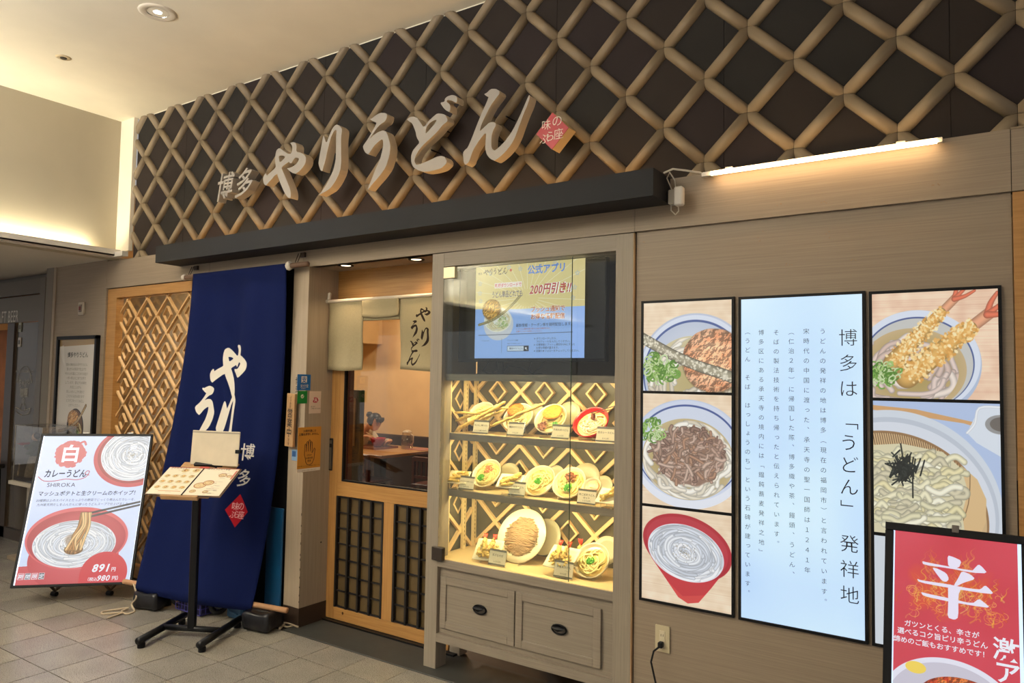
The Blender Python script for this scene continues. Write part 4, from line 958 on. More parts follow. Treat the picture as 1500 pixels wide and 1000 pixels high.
# hand cart and crates behind the banner
t = thing('hand_cart', 'folded hand cart with grey wheels in the shade behind the navy banner', 'cart', (-4.55, 3.0, 0))
m_whl = mat('grey_rubber', (60, 60, 58), .6)
for (x, y) in ((-4.66, 2.955), (-4.30, 3.0)):
    w_ = B().lathe([(.045, -.012), (.062, -.016), (.066, 0), (.062, .016), (.045, .012)], 22, T3(x, y, .068) @ R3('Y', 90) @ R3('X', 14)).obj('wheel', m_whl, t, smooth=True)
    B().lathe([(0, -.014), (.03, -.014), (.03, .014), (0, .014)], 12, T3(x, y, .068) @ R3('Y', 90) @ R3('X', 14)).obj('hub', mat('hub_grey', (120, 120, 118), .4), w_)
B().tube([(-4.66, 2.955, .07), (-4.30, 3.0, .07)], .009, 8).tube([(-4.64, 3.09, .07), (-4.62, 3.12, .95)], .010, 8).tube([(-4.25, 3.1, .07), (-4.27, 3.12, .95)], .010, 8).tube([(-4.62, 3.12, .95), (-4.27, 3.12, .95)], .010, 8).obj('cart_frame', m_blackm, t)
m_mesh = mat('violet_mesh', (70, 66, 150), .5)
t = thing('mesh_crate', 'violet blue wire mesh crate on the floor behind the banner', 'crate', (-4.40, 2.98, 0))
b = B(); x0_, x1_, ya, yb = -4.60, -4.33, 2.885, 3.05
for i in range(9): x = x0_+(x1_-x0_)*i/8; b.tube([(x, ya, .015), (x, ya, .20)], .0022, 5)
for j in range(6): z = .015+.037*j; b.tube([(x0_, ya, z), (x1_, ya, z), (x1_, yb, z), (x0_, yb, z)], .0022, 5, closed=True)
for i in range(4): y = ya+(yb-ya)*(i+1)/4; b.tube([(x1_, y, .015), (x1_, y, .20)], .0022, 5)
b.obj('wire_mesh', m_mesh, t)['kind'] = 'stuff'
B().box(x0_, x1_, ya+.006, yb, .012, .02).box(x0_+.01, x1_-.01, ya+.02, yb-.01, .02, .17).obj('crate_liner', mat('dark_blue_liner', (24, 24, 62), .6), t)
t = thing('plastic_box', 'small sky blue plastic box half hidden under the banner hem', 'box', (-4.08, 3.08, 0))
B().box(-4.22, -4.06, 3.0, 3.08, 0, .15, c=.012).obj('box_body', mat('sky_blue_plastic', (40, 84, 120), .4), t)
B().tube([(-4.19, 2.997, .13), (-4.19, 2.988, .07), (-4.16, 2.988, .045), (-4.10, 2.997, .04)], .004, 6).obj('box_handle', mat('blue_handle', (56, 104, 140), .4), t)
t = thing('plastic_board', 'tall teal blue plastic board leaning behind the banner beside the pillar', 'board', (-3.88, 3.11, 0))
B().box(-3.99, -3.835, 3.115, 3.128, 0, .72, c=.003).obj('board_sheet', mat('teal_board', (14, 66, 104), .35, bump=.2, bs=12), t)
# ------------------------------------------------------------------ wooden open plaque, stickers on the pillar
t = thing('wooden_plaque', 'small wooden plaque with black vertical characters hung on the pillar corner', 'plaque', (-3.78, 3.11, 1.12))
Mp = T3(-3.78, 3.10, 1.287) @ R3('Z', -7) @ R3('Y', 2)
m_plq = wood('plaque_wood', (150, 110, 70), (184, 146, 100), (60, 60, 3), 2)
B(Mp).box(-.045, .045, 0, .018, -.168, .168, c=.002).obj('plaque_board', m_plq, t)
text('ぶっかけ', m_text, t, Mp @ T3(0, -.001, .155), .02, vertical=True, off=.004)
text('営業中', m_text, t, Mp @ T3(0, -.001, .075), .062, vertical=True, off=.014)
text('です', m_text, t, Mp @ T3(0, -.001, -.115), .024, vertical=True, off=.006)
text('博多', m_text, pil, T3(-3.755, 3.1345, 1.56), .05, vertical=True, off=.012)
t = thing('pillar_sticker', 'small pale blue sticker low on the pillar front under the plaque', 'sticker', (-3.76, 3.134, 1.06))
B().box(-3.79, -3.73, 3.133, 3.135, 1.03, 1.10).obj('sticker_sheet', mat('pale_blue_sticker', (120, 150, 180), .4), t)
B().box(-3.785, -3.75, 3.1322, 3.1335, 1.055, 1.09).obj('sticker_block', mat('blue_block', (40, 80, 130), .4), t)
XP = -3.6795
def side_sheet(name, label, cat, y0, y1, z0, z1, m, mname='sticker_sheet'):
    t = thing(name, label, cat, (XP, (y0+y1)/2, z0)); B().box(XP, XP+.0012, y0, y1, z0, z1).obj(mname, m, t); return t, lambda y, z: Matrix(((0, -1, 0, XP+.0016), (1, 0, 0, y), (0, 0, 1, z), (0, 0, 0, 1)))
t, F_ = side_sheet('blue_sticker', 'square blue payment sticker at the top of the pillar side', 'sticker', 3.067, 3.172, 1.478, 1.578, mat('sticker_blue', (24, 104, 168), .4))
B().box(XP+.001, XP+.0016, 3.098, 3.142, 1.525, 1.566).obj('sticker_logo', m_ivory, t)
text('支', mat('logo_blue', (30, 100, 170), .4), t, Matrix(((0, -1, 0, XP+.002), (1, 0, 0, 3.10), (0, 0, 1, 1.53), (0, 0, 0, 1))), .040, off=.02)
text('支付宝', m_ivory, t, F_(3.09, 1.497), .022, off=.008)
text('ALIPAY', m_ivory, t, F_(3.098, 1.486), .010, off=.004)
t, F_ = side_sheet('green_sticker', 'small green sticker with a white tick under the blue one', 'sticker', 3.072, 3.148, 1.395, 1.474, mat('sticker_green', (10, 130, 50), .4))
B().ball((XP+.0012, 3.11, 1.44), .013, .05, 1, 1, 2).obj('sticker_disc', m_ivory, t)
B().tube([(XP+.003, 3.103, 1.44), (XP+.003, 3.108, 1.434), (XP+.003, 3.117, 1.447)], .002, 6).obj('tick_mark', mat('tick_green', (10, 120, 50), .5), t)
t, F_ = side_sheet('pay_sticker', 'white and pink payment sticker right of the green one', 'sticker', 3.167, 3.262, 1.33, 1.472, mat('sticker_pale', (214, 190, 168), .4))
B().ball((XP+.0010, 3.215, 1.415), .034, .01, 1, .7, 2).obj('sticker_spot', mat('pay_red', (178, 60, 70), .4), t)
text('PAY', m_ivory, t, F_(3.188, 1.405), .034, off=.02)
text('使えます\nご利用いただけます', m_text, t, F_(3.18, 1.37), .009)
t, F_ = side_sheet('notice_poster', 'orange notice with a raised hand outline and black writing on the pillar side', 'notice', 3.085, 3.272, .965, 1.245, mat('notice_orange', (204, 138, 46), .5), 'poster_print')
B().box(XP+.0006, XP+.0014, 3.085, 3.272, .965, .985).obj('poster_foot', m_ivory, t)
text('20歳未満には\n酒類を提供しません。', m_text, t, F_(3.178, 1.215), .0172, off=.014, align='C', lh=1.25)
hb = B(); hx = XP+.0018
hand = [(3.148, 1.08), (3.140, 1.10), (3.140, 1.165), (3.146, 1.17), (3.151, 1.165), (3.153, 1.12), (3.156, 1.18), (3.162, 1.185), (3.168, 1.18), (3.169, 1.12), (3.173, 1.19), (3.179, 1.195), (3.185, 1.19), (3.185, 1.12), (3.190, 1.18), (3.196, 1.182), (3.201, 1.175), (3.201, 1.11), (3.209, 1.12), (3.219, 1.14), (3.226, 1.135), (3.218, 1.07), (3.205, 1.045), (3.185, 1.035), (3.165, 1.038), (3.152, 1.055)]
hb.tube([(hx, y, z-.03) for y, z in hand], .0016, 5, closed=True); hb.obj('hand_outline', m_text, t)
text('STOP!\n20歳未満\n飲酒', m_text, t, F_(3.180, 1.062), .0135, off=.010, align='C', lh=1.3)
text('お酒は20歳になってから。年齢確認にご協力ください。', m_text, t, F_(3.18, .998), .0075, align='C')
text('このポスターの貼付にご協力ください', m_text, t, F_(3.18, .971), .0068, align='C')
# ------------------------------------------------------------------ showcase cabinet
cabt = thing('display_cabinet', 'washed oak showcase cabinet with glass front, lit shelves and two drawers below', 'cabinet', (-2.045, 3.2, 0))
CX0, CX1 = -2.573, -1.524
YC = 3.135
B().box(-2.657, CX0, YC, 3.225, .002, 2.262, c=.0015).obj('front_post', m_cabv, cabt)
B().box(CX1, -1.434, YC, 3.225, .002, 2.262, c=.0015).obj('front_post', m_cabv, cabt)
B().box(-1.4335, -1.4315, YC+.001, 3.16, .002, 2.262).obj('edge_strip', mat('raw_edge', (214, 176, 132), .5), cabt)
B().box(CX0, CX1, YC+.001, 3.225, 2.185, 2.262).obj('top_rail', m_cabh, cabt)
B().box(CX0, CX1, YC+.001, 3.21, .548, .590).obj('window_sill', m_cabh, cabt)
B().box(CX0, CX1, 3.172, 3.20, 1.556, 1.592).obj('middle_rail', m_cabh, cabt)
B().box(CX0, CX1, YC+.001, 3.19, .148, .192).obj('bottom_rail', m_cabh, cabt)
B().box(CX0, CX1, 3.16, 3.175, .19, .55).obj('face_board', m_cabh, cabt)
for x in (-2.62, -1.48): B().box(x-.035, x+.035, 3.36, 3.43, .002, .50).obj('rear_leg', m_cabv, cabt)
for x in (-2.62, -1.48):
    B().lathe([(0, 0), (.018, 0), (.018, .006), (0, .006)], 10, T3(x, 3.18, -.002)).obj('foot', m_black, cabt)
B().box(-2.60, -1.46, 3.225, 3.52, .19, .20).box(-2.60, -1.46, 3.225, 3.52, .54, .548).obj('drawer_case', m_cabh, cabt)
m_cup = mat('black_iron', (14, 13, 13), .35, .7)
for k, (xa, xb) in enumerate(((-2.560, -2.077), (-2.070, -1.590))):
    d = B()
    za, zb, w_ = .222, .497, .040
    d.box(xa, xa+w_, 3.146, 3.16, za, zb, c=.002).box(xb-w_, xb, 3.146, 3.16, za, zb, c=.002).box(xa+w_, xb-w_, 3.146, 3.16, za, za+w_, c=.002).box(xa+w_, xb-w_, 3.146, 3.16, zb-w_, zb, c=.002)
    dr = d.obj('drawer_front', m_cabh, cabt)
    B().box(xa+w_, xb-w_, 3.154, 3.16, za+w_, zb-w_).obj('drawer_panel', m_cabh, dr)
    cx, cz = (-2.293, .366) if k == 0 else (-1.815, .360)
    h = B(T3(cx, 3.153, cz))
    h.tube([(.040*math.cos(a), -.006, .022*math.sin(a)) for a in np.linspace(0, 2*math.pi, 25)[:-1]], .0045, 6, closed=True)
    pr = [(-.034, .014), (-.02, .010), (-.012, .002)]
    h.add([(x, y, z) for x in (-.034, -.017, 0, .017, .034) for (y, z) in ((-.004, .018), (-.020, .010), (-.026, -.004+abs(x)*.3), (-.022, -.008+abs(x)*.4))], [(i*4+j, i*4+j+1, i*4+j+5, i*4+j+4) for i in range(4) for j in range(3)])
    h.obj('cup_handle', m_cup, dr, smooth=True)
m_shf = mat('shelf_cream', (214, 188, 140), .5)
Z1s, Z2s, Z0s = 1.264, .954, .592
for z in (Z1s, Z2s):
    s = B().box(CX0-.02, CX1+.02, 3.235, 3.49, z-.014, z).obj('shelf', m_shf, cabt)
    B().box(CX0-.005, CX1+.01, 3.215, 3.235, z-.036, z+.001, c=.001).obj('shelf_edge', m_cabh, cabt)
B().box(CX0-.05, CX1+.06, 3.145, 3.53, Z0s-.012, Z0s).obj('case_floor', m_shf, cabt)
B().box(CX0-.05, CX1+.06, 3.20, 3.53, 1.562, 1.586).obj('case_deck', m_shf, cabt)
B().box(CX0-.05, CX1+.06, 3.20, 3.53, 2.19, 2.2).obj('case_top', mat('case_top_dark', (60, 54, 48), .6), cabt)
m_dg = mat('dark_case_glass', (92, 88, 74), .3)
B().box(CX0-.05, CX1+.06, 3.525, 3.535, .58, 1.57).obj('back_glass', m_dg, cabt)
B().box(CX0-.05, CX1+.06, 3.53, 3.54, 1.57, 2.2).obj('back_board', mat('case_back', (120, 108, 92), .6), cabt)
B().box(CX1+.02, CX1+.03, 3.225, 3.53, .58, 2.2).obj('side_board', mat('case_side', (150, 136, 112), .5), cabt)
B().box(-2.640, -2.632, 3.225, 3.53, .55, 1.57).obj('side_glass', m_dg, cabt)
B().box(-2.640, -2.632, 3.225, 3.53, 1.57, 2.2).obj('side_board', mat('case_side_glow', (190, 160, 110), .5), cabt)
m_std = mat('cream_upright', (224, 200, 150), .45)
for y in (3.245, 3.40, 3.50):
    u = B().box(-2.612, -2.596, y-.014, y+.014, .592, 1.562).obj('slotted_upright', m_std, cabt)
    sl = B()
    for z in np.arange(.62, 1.54, .024): sl.box(-2.5962, -2.5955, y-.002, y+.002, z-.006, z+.006)
    sl.obj('slot', mat('slot_dark', (96, 78, 52), .6), u)['kind'] = 'stuff'
B().box(-2.600, -2.588, 3.228, 3.236, .60, 1.555).obj('light_strip', emis('case_strip', (255, 224, 160), 1.6), cabt)
m_latc = mat('case_lattice_wood', (232, 200, 150), .4)
wdx, wdz = .320, .300
lattice(cabt, m_latc, CX0-.04, CX1+.05, .592, 1.562, 3.50, -2.293-.160, 1.497, w=.020, rd=(.062, .066))
lattice(cabt, m_latc, 3.26, 3.49, .592, 1.562, 0, 3.38, 1.45, side=-2.628, w=.018, rd=(.05, .06))
# glass doors with patch fittings
m_gl = glass('case_glass', (.97, .985, .97), .15)
g = B().box(-2.566, -1.757, 3.128, 3.133, .600, 2.176).obj('glass_door', m_gl, cabt)
B().box(-1.7575, -1.7555, 3.1275, 3.1335, .600, 2.176).obj('glass_edge', mat('green_glass_edge', (70, 84, 70), .2), g)
B().box(CX0, CX1, 3.158, 3.162, .592, 2.185).obj('fixed_glass', m_gl, cabt)
B().box(-2.562, -2.482, 3.118, 3.140, 2.115, 2.178, c=.002).obj('patch_fitting', mat('satin_fitting', (206, 192, 162), .3, .6), cabt)
B().box(-2.600, -2.525, 3.112, 3.140, .585, .655, c=.003).obj('patch_fitting', mat('dark_fitting', (66, 58, 52), .35, .6), cabt)
# case lamps (slim strips under each shelf edge)
CL = (1, .80, .42)
for z, e in ((1.561, 8.0), (1.247, 7.0), (.937, 8.2)):
    B().box(CX0+.02, CX1-.02, 3.236, 3.244, z-.003, z+.002).obj('case_lamp', emis('case_lamp', (255, 224, 150), 2.5), cabt)
    lamp('AREA', 'case_light', (-2.05, 3.242, z-.008), e, CL, .98, .02, target=(-2.05, 3.34, z-.30))
# ------------------------------------------------------------------ television
tv = thing('television', 'black flat television in the cabinet top showing a yellow and blue advert', 'television', (-2.09, 3.27, 1.66))
TY = 3.255
B().box(-2.556, -1.632, TY, TY+.035, 1.662, 2.186, c=.003).obj('tv_body', m_black, tv)
B().box(-2.548, -1.640, TY-.001, TY+.001, 1.678, 2.180).obj('screen_glass', mat('dark_screen', (16, 17, 20), .15), tv)
B().box(-2.42, -2.10, 3.24, 3.34, 1.588, 1.596).box(-2.30, -2.27, 3.28, 3.30, 1.596, 1.67).obj('tv_stand', m_black, tv)
B().tube([(-2.36, 3.28, 1.665), (-2.35, 3.25, 1.64), (-2.37, 3.24, 1.61), (-2.34, 3.24, 1.60)], .003, 6).tube([(-2.30, 3.27, 1.67), (-2.29, 3.26, 1.62), (-2.31, 3.25, 1.60)], .003, 6).tube([(-2.25, 3.25, 1.60), (-2.20, 3.24, 1.64), (-2.12, 3.24, 1.63), (-2.05, 3.24, 1.60), (-1.99, 3.24, 1.60)], .003, 6).tube([(-2.07, 3.27, 1.67), (-2.08, 3.25, 1.62), (-2.05, 3.24, 1.60), (-2.01, 3.25, 1.63), (-1.99, 3.27, 1.67)], .003, 6).obj('tv_cable', m_black, tv)
c = Cv(700, 520, .9, (206, 190, 130))
c.poly([(0, 0), (700, 0), (700, 250), (0, 250)], (214, 198, 140))
for i in range(26):
    a = math.pi*(i/26)*1.9+.1; c.stroke([(350+70*math.cos(a), 190+50*math.sin(a)), (350+600*math.cos(a), 190+480*math.sin(a))], 2.2, (236, 232, 214), 0, .9, False)
for (x, y) in ((225, 15), (300, 28), (30, 95), (30, 150), (35, 195), (520, 12), (655, 75), (640, 150), (100, 40), (630, 205)):
    P5 = [(x+(13 if k % 2 == 0 else 6)*math.sin(k*math.pi/5), y-(13 if k % 2 == 0 else 6)*math.cos(k*math.pi/5)) for k in range(10)]
    for k in range(10): c.stroke([P5[k], P5[(k+1) % 10]], 2, (150, 176, 214), 0, 1, False)
c.poly([(0, 240), (240, 250), (700, 250), (700, 520), (0, 520)], (140, 176, 240)); c.poly([(300, 250), (700, 250), (700, 520), (0, 520), (0, 240)], (144, 180, 242))
c.poly([(130, 98), (312, 98), (312, 128), (130, 128)], (236, 226, 226))
c.ell(160, 330, 100, 90, (200, 204, 216)); c.ell(155, 305, 92, 70, (226, 226, 222)); c.noodles(155, 310, 84, 60, 40, 9, [(226, 214, 170), (240, 234, 200)], 2)
c.cake(112, 245, 62, 58, (170, 120, 50), (226, 180, 90), 4); c.stick([(28, 330), (120, 305), (220, 250), (300, 180)], 13, (206, 190, 140), (150, 140, 100)); c.onions(185, 320, 38, 30, 6, 4)
c.stroke([(25, 390), (630, 384)], 2.4, (30, 40, 60), 0, 1, False); c.stroke([(185, 410), (185, 490)], 1.2, (60, 70, 90), 0, 1, False)
c.poly([(222, 452), (362, 452), (362, 482), (222, 482)], (30, 36, 48)); c.poly([(224, 454), (330, 454), (330, 480), (224, 480)], (200, 216, 240)); c.ell(344, 466, 6, 6, (230, 230, 240)); c.stroke([(347, 470), (353, 476)], 3, (230, 230, 240), 0, 1, False)
c.poly([(238, 22), (247, 31), (238, 40), (229, 31)], (190, 50, 50))
sL, sR = PY(698, 392, TY), PY(856, 524, TY); sw_, sh_ = sR.x-sL.x, sL.z-sR.z
SO = (sL.x, TY-.003, sL.z)
panel('tv_picture', T3((sL.x+sR.x)/2, TY-.0025, (sL.z+sR.z)/2), sw_, sh_, pic_mat('tv_image', c, .95), tv, d=.0015)
kx, kz = sw_/700, sh_/520
def tvt(s, x, y, size, m, off=0, sx=1, dy=0, **k): text(s, m, tv, T3(SO[0]+x*kx, SO[1]-.0003-dy, SO[2]-y*kz), size*kx, off=off, sx=sx, **k)
e_bk = emis('tv_black', (28, 34, 52), 1); e_bl = emis('tv_blue', (52, 120, 214), 1); e_rd = emis('tv_red', (170, 26, 50), 1); e_or = emis('tv_orange', (170, 76, 20), 1); e_pk = emis('tv_pink', (200, 60, 90), 1); e_wh = emis('tv_white', (236, 236, 240), 1)
tvt('博多', 14, 44, 15, e_bk); tvt('公式アプリ', 348, 58, 52, e_bl, .03, .93); 
tvt('200円引き!!', 362, 170, 62, e_wh, .06, .78, shear=.2); 
tvt('200円引き!!', 362, 170, 62, e_rd, .028, .78, shear=.2, dy=.0006)
tvt('新規ダウンロードで', 134, 122, 23, e_pk, .02, .85); tvt('うどん単品どれでも', 112, 178, 40, emis('tv_navy', (40, 44, 110), 1), .012, .58)
tvt('プッシュ通知で\nお得な情報配信', 372, 268, 33, e_wh, .05, .92, lh=1.2); tvt('プッシュ通知で\nお得な情報配信', 372, 268, 33, e_or, .024, .92, lh=1.2, dy=.0006)
tvt('最新情報・クーポン等を随時配信します。', 278, 348, 20, e_bk, .004, .95); tvt('※プッシュ通知を受け取るには必ず通知をONに\n店舗のフォローを設定してください。', 280, 364, 10, e_or)
tvt('※ダウンロードしたら、\n\u3000プロフィールを入力してください。\n※位置情報とプッシュ通知をONにすると\n\u3000お得な情報が届きます。\n※店舗の★フォローをチェックしてください。', 396, 420, 13.5, e_bk, .004, lh=1.22)
tvt('博多やりうどん', 236, 472, 13, e_bk, .01); tvt('アプリストアで検索', 222, 425, 8, e_bk); tvt('下記アプリをダウンロード', 222, 443, 8, e_bk); tvt('アプリはこちら', 45, 424, 8, e_bk)
for key, x, s in (('ya', 72, 60), ('ri', 104, 62), ('u', 132, 56), ('do', 166, 62), ('n', 202, 62)):
    vs, fs = glyph_mesh(key, T3(SO[0]+x*kx, SO[1]-.0003, SO[2]-33*kz), 0, s*kx*1.5)
    o = link(bpy.data.objects.new('lettering', new_mesh('lettering', [v-wloc(tv) for v in vs], fs, e_bk)), tv)
# ------------------------------------------------------------------ food models in the showcase
m_bowl = mat('ivory_bowl', (226, 216, 188), .25); m_rim = mat('bowl_rim_line', (150, 146, 120), .3); m_rbowl = mat('red_bowl', (178, 32, 40), .22)
m_nood = mat('udon_noodle', (240, 220, 150), .4, var=.06, vs=30); m_soup = mat('soup', (222, 192, 120), .15); m_soba = mat('soba_noodle', (168, 136, 100), .45, var=.12, vs=40)
m_cream = mat('cream_noodle', (240, 226, 186), .4); m_temp = mat('tempura_batter', (236, 200, 112), .55, var=.22, vs=80, bump=.4, bs=240); m_cakeo = mat('orange_fishcake', (214, 112, 30), .5, var=.35, vs=55, bump=.9, bs=110)
m_cakey = mat('golden_fishcake', (222, 142, 40), .5, var=.30, vs=60, bump=.9, bs=110); m_meat = mat('brown_meat', (150, 92, 66), .45, var=.25, vs=60); m_onion = mat('spring_onion', (92, 176, 56), .4, var=.25, vs=90)
m_mince = mat('pink_mince', (206, 120, 86), .5, var=.2, vs=90); m_tail = mat('shrimp_tail', (226, 62, 36), .3); m_acr = mat('wire_white', (206, 200, 180), .3, .3); m_pl = mat('ivory_plate', (230, 218, 186), .28)
m_plb = mat('dull_plate', (176, 168, 138), .3); m_chop = mat('black_chopstick', (30, 24, 26), .3); m_sauce = mat('pink_sauce', (214, 150, 120), .3)
m_card = mat('price_card', (240, 226, 196), .5); m_cardb = mat('card_band', (110, 104, 92), .5); m_acp = glass('card_acrylic', (.96, .97, .95), .3)
def noodle_tubes(M, R, n, r, seed, mode='swirl', dz=.012):
    rs = random.Random(seed); b = B()
    for i in range(n):
        pts = []
        if mode == 'swirl':
            q = R*math.sqrt(rs.random())*.95; a0 = rs.random()*6.28; L = rs.uniform(1, 3.2); ox, oy = rs.uniform(-.2, .2)*R, rs.uniform(-.2, .2)*R; zz = rs.uniform(0, dz)
            for k in range(9):
                t = k/8; a = a0+L*t; rr = q*(.75+.25*math.sin(a*2+i)); x = ox+rr*math.cos(a); y = oy+rr*math.sin(a); h = math.hypot(x, y)
                if h > R*.95: x, y = x*R*.95/h, y*R*.95/h
                pts.append((x, y, zz+.003*math.sin(5*t+i)))
        else:
            y0 = rs.uniform(-1, 1)*R*.92; L = math.sqrt(max(0, R*R-y0*y0)); L *= rs.uniform(.6, 1); x0 = rs.uniform(-.25, .25)*L*.4; ph = rs.random()*6; dome = .5*(1-(y0/R)**2)
            for k in range(11):
                t = k/10*2-1; x = x0+L*t; pts.append((x, y0+R*.07*math.sin(ph+t*4), dz*(dome*(1-t*t)*2.2)*rs.uniform(.8, 1)+.002*math.sin(9*t+i)))
        b.tube(pts, r, 5, M=M)
    return b
def green_onions(M, r, n, seed):
    rs = random.Random(seed); b = B()
    for i in range(n):
        a = rs.random()*6.28; q = r*math.sqrt(rs.random()); k = rs.uniform(.0035, .006); Mr = M @ T3(q*math.cos(a), q*math.sin(a), .004+.008*rs.random()*(1-q/r)) @ Matrix.Rotation(rs.uniform(0, 1.2), 4, Vector((rs.uniform(-1, 1), rs.uniform(-1, 1), .1)).normalized())
        b.lathe([(k*.55, -.002), (k, -.002), (k, .002), (k*.55, .002), (k*.55, -.002)], 8, Mr)
    return b
def lump(c, r, sx, sy, sz, amp, fq, seed, sub=3): return B().ball(c, r, sx, sy, sz, sub, amp, fq, seed=seed)
def stickb(M, p0, p1, r, seed, sag=.0):
    r = r*1.2
    rs = random.Random(seed); p0, p1 = Vector(p0), Vector(p1); n = 15; pts = []; rr = []
    for i in range(n+1):
        t = i/n; p = p0.lerp(p1, t)+Vector((rs.uniform(-1, 1), rs.uniform(-1, 1), rs.uniform(-1, 1)))*r*.22; p.z += sag*math.sin(math.pi*t); pts.append(p); rr.append(r*rs.uniform(.75, 1.2)*(1 if 0 < i < n else .5))
    b = B().tube(pts, rr, 7, M=M)
    for i in range(16): t = rs.random(); a = rs.random()*6.28; p = p0.lerp(p1, t); d = Vector((0, math.cos(a), math.sin(a)))*r*.9; b.ball(p+d, r*rs.uniform(.25, .5), 1, 1, 1, 1, .3, 40, M=M, seed=i)
    return b
def wire_stand(t, x, y, z, s=1.0):
    b = B()
    for dx in (-.035*s, .035*s):
        b.tube([(x+dx, y-.035*s, z+.018), (x+dx, y-.040*s, z+.003), (x+dx, y+.045*s, z+.003), (x+dx, y+.03*s, z+.07*s)], .0018, 5)
    b.tube([(x-.035*s, y+.02*s, z+.003), (x+.035*s, y+.02*s, z+.003)], .0018, 5).tube([(x-.035*s, y+.03*s, z+.07*s), (x+.035*s, y+.03*s, z+.07*s)], .0018, 5)
    b.obj('wire_stand', m_acr, t)
def bowl_thing(label, px, py, shelf, R=.091, tilt=52, Y=3.34, m=None, kind='udon', tops=(), group='noodle bowls in the showcase', depth=.062, yaw=0, fill=.82, nmat=None, nr=.0034, nn=46):
    p = PY(px, py, Y); m = m or m_bowl
    t = thing('noodle_bowl', label, 'bowl', (p.x, Y, shelf), group=group)
    low = R*math.sin(math.radians(tilt))
    pz = max(p.z, shelf+low*.98+.006)
    M = T3(p.x, Y, pz) @ R3('Z', yaw) @ R3('X', tilt)
    d = depth; prof = [(0, -d), (R*.42, -d), (R*.46, -d*.86), (R*.78, -d*.5), (R*.97, -.012), (R, 0), (R*.97, .002), (R*.93, -.010), (R*.74, -d*.45), (R*.4, -d*.8), (0, -d*.82)]
    bb = B().lathe(prof, 32, M).obj('bowl_body', m, t, smooth=True)
    if m is m_bowl: B().lathe([(R*.945, -.0065), (R*.935, -.0095)], 32, M @ T3(0, 0, .0006)).obj('rim_line', m_rim, t, smooth=True)
    zf = -d*.26; Rf = R*fill
    B().lathe([(0, zf), (Rf, zf), (Rf*1.0, zf-.004)], 28, M).obj('soup', m_soup, t)
    nb_ = noodle_tubes(M @ T3(0, 0, zf), Rf*.97, nn, nr, hash(label) % 999 if False else int(px), 'swirl').obj('noodles', nmat or m_nood, t, smooth=True); nb_['kind'] = 'stuff'
    for (k, x, y, s) in tops:
        Mt = M @ T3(x*R, y*R, zf+.010)
        if k == 'onion': green_onions(Mt, .020*s, 42, int(py)).obj('spring_onions', m_onion, t)['kind'] = 'stuff'
        if k == 'cakeo' or k == 'cakey':
            bm = B(Mt @ R3('X', -8)).ball((0, 0, .014), .052*s, 1, .95, .22, 4, .10, 130, seed=int(px)); bm.obj('fried_cake', m_cakeo if k == 'cakeo' else m_cakey, t, smooth=True)
        if k == 'meat':
            rs = random.Random(int(px)); b = B()
            for i in range(26): a = rs.random()*6.28; q = .026*s*math.sqrt(rs.random()); b.ball((q*math.cos(a), q*math.sin(a), .004+.008*rs.random()), .008, rs.uniform(.8, 1.6), rs.uniform(.6, 1.2), .5, 1, .4, 60, M=Mt, seed=i)
            b.obj('sliced_meat', m_meat, t, smooth=True)['kind'] = 'stuff'
        if k == 'mince':
            rs = random.Random(int(px)); b = B()
            for i in range(46): a = rs.random()*6.28; q = .030*s*math.sqrt(rs.random()); b.ball((q*math.cos(a), q*math.sin(a), .003+.006*rs.random()), .0048, 1, 1, .7, 1, .4, 60, M=Mt, seed=i)
            b.obj('minced_meat', m_mince, t)['kind'] = 'stuff'
        if k == 'sauce': B(Mt).ball((0, 0, -.006), .045*s, 1, 1, .12, 2, .05, 30).obj('sauce', m_sauce, t, smooth=True)
    wire_stand(t, p.x, Y-.01, shelf, R/.091)
    return t, M, p, zf
SL1, SL2, SL0 = Z1s, Z2s, Z0s
# top shelf
t, M, p, zf = bowl_thing('bowl piled with long burdock tempura sticks, left end of the top shelf', 704, 606, SL1, R=.086, Y=3.36, nn=30)
for i, (a, c_, r) in enumerate((((670, 629), (735, 592), .0075), ((667, 604), (712, 606), .006), ((668, 616), (728, 594), .0075), ((700, 611), (740, 588), .007), ((690, 622), (738, 600), .0065), ((710, 600), (745, 597), .006))):
    q0, q1 = PY(a[0], a[1], 3.275+.01*i), PY(c_[0], c_[1], 3.30)
    stickb(Matrix(), q0, q1, r, 30+i).obj('tempura_stick', m_temp, t, smooth=True)
t, M, p, zf = bowl_thing('noodle bowl with an orange fried cake and one long tempura stick across it', 758, 610, SL1, R=.091, tops=(('cakeo', -.28, .42, .92), ('onion', -.1, -.62, 1.0)))
stickb(Matrix(), PY(718, 625, 3.27), PY(796, 591, 3.29), .0075, 44).obj('tempura_stick', m_temp, t, smooth=True)
bowl_thing('noodle bowl with a golden round fried cake above brown sliced meat', 806, 612, SL1, R=.093, tops=(('cakey', .05, .33, 1.08), ('meat', -.28, -.58, 1.0), ('onion', .45, -.45, .9)))
t, M, p, zf = bowl_thing('red bowl of pale creamy noodles with chopsticks lifting a piece of meat', 865, 617, SL1, R=.097, m=m_rbowl, nmat=m_cream, nn=60, nr=.003, depth=.085, tilt=48)
cp_ = M @ Vector((.01, .02, -.01))
B().ball(cp_+Vector((0, -.012, .018)), .014, .9, .7, 1.5, 3, .3, 60).obj('lifted_meat', m_meat, t, smooth=True)
B().tube([cp_+Vector((-.01, -.02, .035)), PY(902, 594, 3.24)], .0022, 6).obj('chopstick', m_chop, t); B().tube([cp_+Vector((.0, -.016, .03)), PY(902, 598, 3.25)], .0022, 6).obj('chopstick', m_chop, t)
